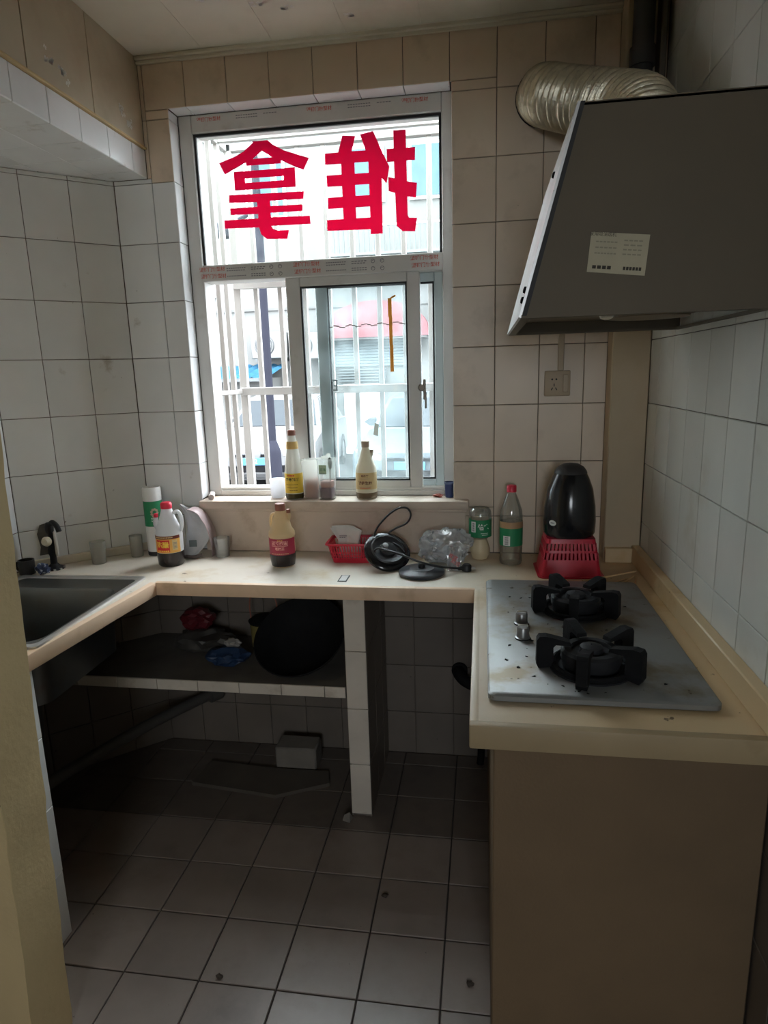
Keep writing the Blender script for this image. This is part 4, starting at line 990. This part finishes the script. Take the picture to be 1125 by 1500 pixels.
B().box(-.022, .022, -.018, .018, .003, .075, .004).obj('seasoning', sauce, t1_)
t2_ = box_tub('storage_tub', 'clear plastic tub with a green label and dark sediment', (-.616, .004, SZ), .026, .022, .150, .031, .027, THIN('tub_plastic', opac=.28, gloss=.1, film=(.82, .80, .76)), -.1)
B().box(-.023, .023, -.019, .019, .003, .045, .004).obj('sediment', purple, t2_); B().box(-.022, .022, -.018, .018, .045, .07, .003).obj('seasoning', sauce, t2_)
B().box(-.022, .008, -.0282, -.0272, .098, .132).obj('label_sheet', M('pale_green_label', (.55, .70, .50), .5), t2_, smooth=0)
text('百味', .012, green_l, t2_, x=-.006, z=.114, loc=(0, -.0286, 0)); strokes('lettering', black_ink, t2_, [(-.018, .004, .1, 4)], y=-.0286, h=.001)
b = B().plate([(-.028, .147), (.010, .147), (.010, .165), (.006, .170), (-.004, .170), (-.008, .162), (-.028, .158)], .020, .022, ax='y'); b.obj('torn_lid', milky, t2_, smooth=0)
sp_ = T('spoon', 'dark metal spoon standing upright in the clear tub', 'spoon', (-.604, .004, SZ+.03), 0)
B().tube([(0, -.010, 0), (.002, -.012, .05), (.004, -.016, .090)], .0022, 8).obj('handle', M('dark_spoon_metal', (.12, .08, .06), .4, metal=.4), sp_)
B().lathe([(.001, -.024), (.006, -.018), (.008, 0), (.006, .016), (.001, .021)], 14, c=(.005, -.017, .108), sy=.45).obj('bowl', M('dark_green_spoon', (.08, .11, .09), .35, metal=.3), sp_)
# sill jug
c = bottle('sauce_jug', 'cream plastic sauce jug with tan cap on the window sill', (-.470, .022, SZ),
           [(.034, 0), (.038, .004), (.0395, .02), (.0395, .105), (.037, .118), (.027, .145), (.018, .172), (.0135, .188), (.0135, .198)], cream_p)
B().lathe([(.0152, .192), (.0152, .213), (.013, .215), (.002, .2152)], 20).obj('cap', tan_cap, c)
B().lathe([(.0385, .0035), (.0399, .018), (.0399, .025)], 30).obj('liquid', M('brown_residue', (.16, .11, .06), .4), c)
b = B().tube([(.016, 0, .15), (.022, 0, .166), (.023, 0, .176)], .006, 10); b.obj('pour_spout', cream_p, c)
B().lathe([(.0068, 0), (.0068, .010), (.003, .011)], 12, c=(.0232, 0, .172)).obj('spout_cap', tan_cap, c)
lb = wrap(.0401, .038, .100, -1.5, 1.5).obj('label_sheet', cream_l, c)
text('味极鲜', .009, brown_l, lb, cyl_r=.0408, z=.088, x=.001, thick=.0003); text('特级生抽', .0135, brown_l, lb, cyl_r=.0408, z=.062, x=.001, thick=.0004)
strokes('lettering', tan_cap, lb, [(-.026, .026, .048, 9), (-.02, .02, .078, 7)], .0408, h=.001); strokes('lettering', red_ink, lb, [(-.02, .022, .044, 7)], .0408, h=.0012)
# blue cup in the corner of the sill
t = T('blue_cup', 'small dark blue cup in the corner of the window sill', 'cup', (-.163, .038, SZ))
B().lathe([(.013, 0), (.014, .001), (.016, .058), (.0145, .058), (.012, .004), (.002, .004)], 20).obj('body', M('dark_blue_plastic', (.03, .05, .16), .4), t)
B().lathe([(.0172, .050), (.0172, .058), (.0165, .058)], 20, cap0=False, cap1=False).obj('rim', M('blue_grey_plastic', (.12, .15, .25), .4), t)
tag(lump('red_scrap', M('red_brown_scrap', (.35, .08, .05), .6), .014, (-.204, .040, SZ+.006), 5, .4, squash=(1.2, .7, .4), floor=-.006), 'small red brown scrap lying by the blue cup', 'scrap')
tag(B().lathe([(.004, 0), (.011, 0), (.011, .085), (.004, .085)], 16, mat=Matrix.Rotation(math.radians(-70), 3, 'Z') @ Matrix.Rotation(math.pi/2, 3, 'Y'), c=(-1.098, .055, SZ+.0108)).obj('paper_roll', M('grey_pink_paper', (.52, .45, .43), .7)), 'thin rolled paper on the sill end against the tiled reveal', 'paper roll')

# ---- red basket with paper
def basket(name, label, loc, w0, d0, w1, d1, h, rz=0, flip=False, rim=True):
    t = T(name, label, 'basket', loc, rz)
    z = (lambda k: h-k) if flip else (lambda k: k)
    # slotted walls: bars between two bands, a solid floor
    def ring_at(f_): return w0+(w1-w0)*f_, d0+(d1-d0)*f_
    def band(nm, f0, f1, th=.0022):
        b = B(); a0, c0 = ring_at(f0); a1, c1 = ring_at(f1)
        rr = rings(b, [(rrect(-a0, a0, -c0, c0, .015, 4), z(f0*h)), (rrect(-a1, a1, -c1, c1, .015, 4), z(f1*h)), (rrect(-a1+th, a1-th, -c1+th, c1-th, .014, 4), z(f1*h)), (rrect(-a0+th, a0-th, -c0+th, c0-th, .014, 4), z(f0*h))])
        n = len(rr[0])
        for i in range(n): b.bm.faces.new((rr[3][i], rr[3][(i+1) % n], rr[0][(i+1) % n], rr[0][i]))
        b.obj(nm, redp, t)
    bands = [(0, .24), (.34, .40), (.50, .56), (.88, 1.0)] if not flip else [(0, .12), (.30, .36), (.54, 1.0)]
    for f0, f1 in bands: band('wall_band', f0, f1)
    b = B(); cut = [(a[1], c_[0]) for a, c_ in zip(bands, bands[1:])]
    for f0, f1 in cut:
        a0, c0 = ring_at(f0); a1, c1 = ring_at(f1); nb = 17 if not flip else 12
        for sgn in (-1, 1):
            for k in range(nb+1):
                t_ = -1+2*k/nb; wd_ = .0022 if not flip else .0036
                for (p0, p1, ax_) in (((t_*(a0-.01), sgn*(c0-.001)), (t_*(a1-.01), sgn*(c1-.001)), 0), ((sgn*(a0-.001), t_*(c0-.01)), (sgn*(a1-.001), t_*(c1-.01)), 1)):
                    if ax_ == 1 and k % 2: continue
                    e = Vector((wd_, .001, 0)) if ax_ == 0 else Vector((.001, wd_, 0))
                    q0 = Vector((p0[0], p0[1], z(f0*h-.001))); q1 = Vector((p1[0], p1[1], z(f1*h+.001)))
                    vs8 = [b.bm.verts.new(q+Vector((e.x*sx_, e.y*sy_, 0))) for q in (q0, q1) for sx_, sy_ in ((-1, -1), (1, -1), (1, 1), (-1, 1))]
                    for i in range(4): b.bm.faces.new((vs8[i], vs8[(i+1) % 4], vs8[4+(i+1) % 4], vs8[4+i]))
    o = b.obj('slot_ribs', redp, t, smooth=0); o['kind'] = 'stuff'
    b = B().plate(rrect(-w0+.001, w0-.001, -d0+.001, d0-.001, .014, 4), z(0), z(.002)); b.obj('base', redp, t, smooth=0)
    if rim:
        b = B(); rr = rings(b, [(rrect(-w1+.002, w1-.002, -d1+.002, d1-.002, .015, 4), z(h)), (rrect(-w1-.008, w1+.008, -d1-.008, d1+.008, .02, 4), z(h)), (rrect(-w1-.009, w1+.009, -d1-.009, d1+.009, .02, 4), z(h-.004)), (rrect(-w1+.002, w1-.002, -d1+.002, d1-.002, .015, 4), z(h-.003))])
        b.obj('rim', redp, t)
    return t
bk = basket('plastic_basket', 'low red plastic basket holding a white paper packet on the worktop', (-.490, -.098, ZT), .082, .055, .098, .066, .072, .02)
pk2 = T('paper_packet', 'crumpled white paper packet sticking out of the red basket', 'packet', (-.523, -.102, ZT+.0003), .05)
def fpk(u, v):
    return (-.034+.080*u+(u-.62)*.045*max(0, v-.62)/.38-(.014*v if u > .5 else 0)*(abs(u-.5)*2), -.012+.010*math.sin(u*4)+wob(u, v, .008, 5), .118*v*(1-.35*max(0, u-.6))+.002)
sheet(fpk, 14, 14, .0015).obj('front_leaf', paper, pk2, smooth=50)
sheet(lambda u, v: tuple(Vector(fpk(u, v))+Vector((.003, .018+.004*math.sin(v*5), .003*v))), 12, 12, .0015).obj('back_leaf', paper, pk2, smooth=50)
strokes('lettering', grey_ink, pk2, [(-.028, .0, .092, 4), (-.028, -.005, .086, 3)], y=-.022, h=.0015)
# ---- kettle power base with cord, tilted on the basket edge
kb = T('kettle_base', 'round black electric kettle base tilted against the red basket', 'kettle base', (-.364, -.205, ZT))
tm = Matrix.Translation((-.003, .011, .0545)) @ Matrix.Rotation(math.radians(22), 4, 'Y') @ Matrix.Rotation(math.radians(33), 4, 'X')
def tl(prof, seg, nm, mat, c_=(0, 0, 0)):
    b = B().lathe(prof, seg, c=c_)
    for v in b.bm.verts: v.co = tm @ v.co
    return b.obj(nm, mat, kb)
tl([(.066, -.011), (.080, -.006), (.082, .004), (.076, .011), (.062, .014)], 40, 'disc', blackp)
tl([(.060, .0141), (.056, .018), (.050, .0142)], 36, 'ridge_ring', blackm)
tl([(.030, .0141), (.028, .020), (.012, .021)], 28, 'connector', blackm)
tl([(.011, .0211), (.010, .032), (.003, .033)], 16, 'connector_pin', M('dull_silver', (.5, .5, .5), .4, metal=.7), (-.012, 0, 0))
o0 = Vector((-.364, -.205, ZT))
cord = [(-.372, -.218, .862), (-.400, -.2, .885), (-.413, -.18, .925), (-.408, -.16, .965), (-.375, -.13, 1.005), (-.335, -.105, 1.030), (-.305, -.095, 1.028), (-.292, -.10, 1.005), (-.305, -.12, .980), (-.345, -.13, .962), (-.368, -.14, .945), (-.360, -.16, .925), (-.328, -.18, .912), (-.305, -.195, .893)]
kc = B().tube([Vector(q)-o0 for q in cord], .0035, 10, 8).obj('cord_loop', blackm, kb)
cord2 = [(-.395, -.235, .872), (-.408, -.225, .895), (-.392, -.235, .918), (-.352, -.275, .922), (-.30, -.293, .912), (-.25, -.30, .894), (-.19, -.280, .872), (-.135, -.250, .857), (-.115, -.238, .853)]
B().tube([Vector(q)-o0 for q in cord2], .0035, 10, 8).obj('cord', blackm, kb)
pg = B().tube([(-.121, -.241, .853), (-.105, -.231, .852), (-.098, -.227, .852)], .007, 12, rfun=lambda i, n: .0045+.0075*i/n)
pg.lathe([(.013, -.013), (.016, -.012), (.016, .006), (.012, .011)], 18, c=(-.092, -.223, .8525))
for v in pg.bm.verts: v.co -= o0
pl_ = pg.obj('plug', blackm, kb)
b = B()
for dx, dy in ((.008, .012), (.014, .004), (.016, -.006)): b.box(-.092+dx-.001, -.092+dx+.014, -.223+dy-.0035, -.223+dy+.0035, .850, .8515)
for v in b.bm.verts: v.co -= o0
b.obj('plug_pin', steel, pl_, smooth=0)
# ---- round lid
ld = T('pot_lid', 'round flat dark lid with a knob lying on the worktop', 'lid', (-.2405, -.266, ZT))
B().lathe([(.070, 0), (.076, .003), (.077, .011), (.070, .016), (.045, .0185), (.042, .0215), (.010, .023)], 40).obj('disc', M('dark_slate_plastic', (.03, .033, .04), .35), ld)
B().lathe([(.012, .0225), (.013, .034), (.010, .038), (.002, .0385)], 16).obj('knob', blackm, ld)
# ---- crumpled clear bag
bag = T('plastic_bag', 'crumpled clear plastic bag with red print leaning beside the green labelled jar', 'plastic bag', (-.165, -.140, ZT))
lump('bag_film', film_m, .080, (.0, .0, .0655), 21, .36, 1.5, 4, (1.35, .70, .86), bag, True, 30, floor=-.073, detail=.12)
lump('bag_fold', film_m, .052, (-.040, -.005, .0403), 44, .36, 1.7, 4, (1.1, .6, .8), bag, True, 30, floor=-.044, detail=.12)
b = sheet(lambda u, v: (.007+.048*u, -.058-.03*(1-v)+wob(u, v, .010, 5), .0014+.075*v+wob(v, u, .006, 5)), 14, 14, .0008); bt = b.obj('printed_tail', film_m, bag, smooth=25)
for k, (x, y, z) in enumerate(((.027, -.080, .046), (.035, -.086, .028))):
    t_ = text('欢迎', .016, red_ink, bag, loc=(x, y, z)); t_.rotation_euler = (-.35, .5, 0)
# ---- green labelled jar
jr = T('cut_bottle_jar', 'cut clear bottle with green label resting on a cream round base beside the plastic bag', 'jar', (-.048, -.070, ZT))
B().lathe([(.016, 0), (.026, .002), (.034, .018), (.035, .036), (.030, .056), (.022, .078)], 28).obj('cream_base', M('cream_fat', (.70, .58, .38), .4, var=.08), jr)
B().lathe([(.024, .074), (.038, .086), (.0395, .098), (.0395, .165), (.037, .178), (.030, .186), (.0285, .186), (.0355, .176), (.038, .160)], 28, cap0=False, cap1=False).obj('bottle_wall', pet, jr)
lb = wrap(.0400, .085, .148, -2.2, 2.2, 26).obj('label_sheet', green_l, jr)
text('怡宝', .022, white_ink, lb, cyl_r=.0407, x=.014, z=.122, thick=.0006); strokes('lettering', white_ink, lb, [(.002, .03, .101, 6), (.006, .03, .095, 5)], .0407, h=.001)
wrap(.0405, .104, .142, -.85, -.40, 6).obj('barcode_panel', white_p, lb); strokes('lettering', black_ink, lb, [(-.031, -.019, .137-.004*k, 1) for k in range(8)], .0412, h=.001)
# ---- clear bottle with red cap
c = bottle('water_bottle', 'clear plastic bottle with red cap and green label on the worktop', (.058, -.118, ZT),
           [(.030, .002), (.036, 0), (.039, .010), (.037, .03), (.039, .05), (.039, .075), (.0385, .135), (.039, .160), (.036, .190), (.024, .225), (.0145, .248), (.0145, .258)], pet)
B().lathe([(.030, .003), (.035, .0015), (.038, .011), (.036, .03), (.038, .05), (.038, .150)], 30).obj('water', water, c)
B().lathe([(.0165, .252), (.0165, .272), (.014, .275), (.002, .2752)], 20).obj('cap', redcap, c)
lb = wrap(.0396, .068, .130, -2.4, 2.4, 26).obj('label_sheet', green_l, c)
wrap(.0397, .130, .152, -2.4, 2.4, 26).obj('label_band', M('tan_label_band', (.45, .28, .15), .5), lb)
wrap(.0401, .070, .104, -.75, -.12, 8).obj('barcode_panel', white_p, lb); strokes('lettering', grey_ink, lb, [(-.026, -.009, .099-.004*k, 1) for k in range(7)], .0408, h=.001)
# ---- upturned red basket and black kettle
basket('plastic_basket', 'upturned red plastic basket carrying the black kettle behind the stove', (.240, -.205, ZT), .076, .060, .096, .078, .124, .03, True)
kt = T('electric_kettle', 'glossy black dome shaped kettle standing upside down on the red basket', 'kettle', (.240, -.205, ZT+.124))
B().lathe([(.062, 0), (.076, .004), (.0815, .014), (.083, .05), (.080, .10), (.071, .155), (.058, .190), (.050, .206)], 44).obj('body', blackp, kt)
B().lathe([(.0515, .2055), (.049, .214), (.040, .226), (.024, .235), (.004, .238)], 40).obj('dome_end', blackm, kt)
b = B(); R_ = .0836
for rr0, mt, nm, rad in ((.0125, 'l', 'badge', R_), (.0, 'm', 'badge_print', R_+.0006)):
    pass
f_ = lambda x, z, r_=R_: (r_*math.sin(x/r_), -r_*math.cos(x/r_), z)
b.bm.faces.new([b.bm.verts.new(f_(-.066+.014*math.cos(t), .053+.009*math.sin(t))) for t in [k*math.pi/10 for k in range(20)]])
bd = b.obj('badge', M('silver_badge', (.75, .75, .73), .3, metal=.3), kt, smooth=0)
strokes('lettering', grey_ink, bd, [(-.074, -.058, .053, 3)], .0842, h=.002)
# ================================================================== UNDER THE WORKTOP
wk = T('iron_wok', 'large black iron wok tilted up on the shelf against the white pillar', 'wok', (-.675, -.215, .4842))
b = B().lathe([(.02, .0), (.08, .010), (.13, .042), (.160, .085), (.168, .100), (.164, .101), (.126, .046), (.078, .014), (.02, .004)], 44)
m = Matrix.Translation((0, 0, .060)) @ Matrix.Rotation(math.radians(-6), 4, 'Y') @ Matrix.Rotation(math.radians(34), 4, 'X') @ Matrix.Translation((0, .0, -.03))
for v in b.bm.verts: v.co = m @ v.co
b.obj('bowl', iron, wk)
b = B().tube([(-.03, .160, .098), (-.03, .185, .115), (.03, .185, .115), (.03, .160, .098)], .006, 8)
for v in b.bm.verts: v.co = m @ v.co
b.obj('handle', iron, wk)
pn = T('enamel_pot', 'small dark pot with dull yellow side behind the wok', 'pot', (-.870, -.085, .481))
B().lathe([(.045, 0), (.05, .003), (.055, .105), (.052, .105), (.046, .006), (.002, .006)], 28).obj('body', bucket_y, pn)
B().lathe([(.057, .098), (.060, .106), (.052, .112), (.02, .118), (.004, .12)], 28).obj('lid', iron, pn)
B().tube([(-.052, 0, .10), (-.05, 0, .19), (0, 0, .225), (.05, 0, .19), (.052, 0, .10)], .003, 8).obj('bail_handle', brown_cap, pn)
tag(lump('plastic_bag', bag_red, .075, (-1.115, -.135, .481+.122), 9, .32, 2, 3, (1.0, .7, .62), None, True, 30), 'dark red plastic bag on top of the pile on the under shelf', 'plastic bag')
tag(lump('plastic_bag', bag_dark, .105, (-1.085, -.150, .481+.044), 15, .30, 2, 3, (1.25, .8, .46), None, True, 30, floor=-.044), 'dark patterned plastic bag heaped on the under shelf', 'plastic bag')
tag(lump('plastic_bag', bag_blue, .075, (-.955, -.25, .481+.030), 27, .30, 2.2, 3, (1.2, .85, .45), None, True, 30, floor=-.03), 'blue plastic bag lying in front of the pile on the shelf', 'plastic bag')
tag(lump('plastic_bag', M('dusty_white_film', (.30, .28, .26), .5), .030, (-.945, -.225, .481+.068), 31, .3, 2.2, 3, (1.2, .7, .6), None, True, 30), 'small greyish crumpled bag beside the blue bag', 'plastic bag')
dp = T('drain_pipe', 'grimy slanted drain pipe under the sink', 'pipe', (-1.3, -.3, 0))
b = B().tube([(.19, .285, .235), (.16, .255, .235), (0, 0, .225), (-.14, -.32, .215), (-.16, -.42, .205)], .021, 16); b.obj('tube', pipe_grey, dp)
B().lathe([(.028, 0), (.028, .05)], 18, c=(.165, .245, .235), mat=Vector((.3, .45, 0)).to_track_quat('Z', 'Y').to_matrix()).obj('coupling', pipe_grey, dp)
b = B().tube([(-.095, -.385, .632), (-.10, -.39, .5), (-.12, -.40, .3), (-.16, -.42, .205), (-.165, -.425, .0)], .018, 14); b.obj('waste_hose', pipe_m, dp)
tag(B().box(-.835, -.672, -.165, -.07, 0, .092, .006).obj('loose_brick', concrete), 'pale loose brick on the floor under the shelf', 'brick')
tag(B().plate([(-1.12, -.30), (-.78, -.34), (-.60, -.25), (-.62, -.18), (-.84, -.18), (-1.10, -.16)], .0, .014).obj('floor_board', M('dark_mottled_board', (.10, .085, .07), .5, var=.3), smooth=0), 'dark flat board lying on the floor under the shelf', 'board')  # board in a dark mottled colour
gh = T('gas_elbow', 'black pipe elbow and hose on the wall beneath the stove side', 'pipe', (-.125, -.0, .37))
B().tube([(0, .0, 0), (0, -.04, 0), (.022, -.06, -.015), (.055, -.065, -.03)], .023, 14).obj('elbow', iron, gh)
B().lathe([(.031, 0), (.031, .012), (.024, .016)], 20, c=(0, -.0, 0), mat=Matrix.Rotation(math.pi/2, 3, 'X')).obj('flange', iron, gh)
B().tube([(.05, -.065, -.03), (.070, -.07, -.06), (.080, -.06, -.16), (.084, -.05, -.30), (.080, -.05, -.368)], .014, 12).obj('hose', iron, gh)
# floor litter
for i, (x, y, lb) in enumerate(((-.70, -1.045, 'dark crumb on the floor joint near the ochre wall'), (-.066, -.985, 'dark dried scrap on the floor by the brown cabinet'), (-.318, -.735, 'tiny dark scrap on a floor joint below the pillar'))):
    tag(lump('food_scrap', M('dried_scrap', (.05, .035, .025), .8), .009, (x, y, .004), 60+i, .4, 2, 2, (1, .8, .5), floor=-.004), lb, 'scrap')
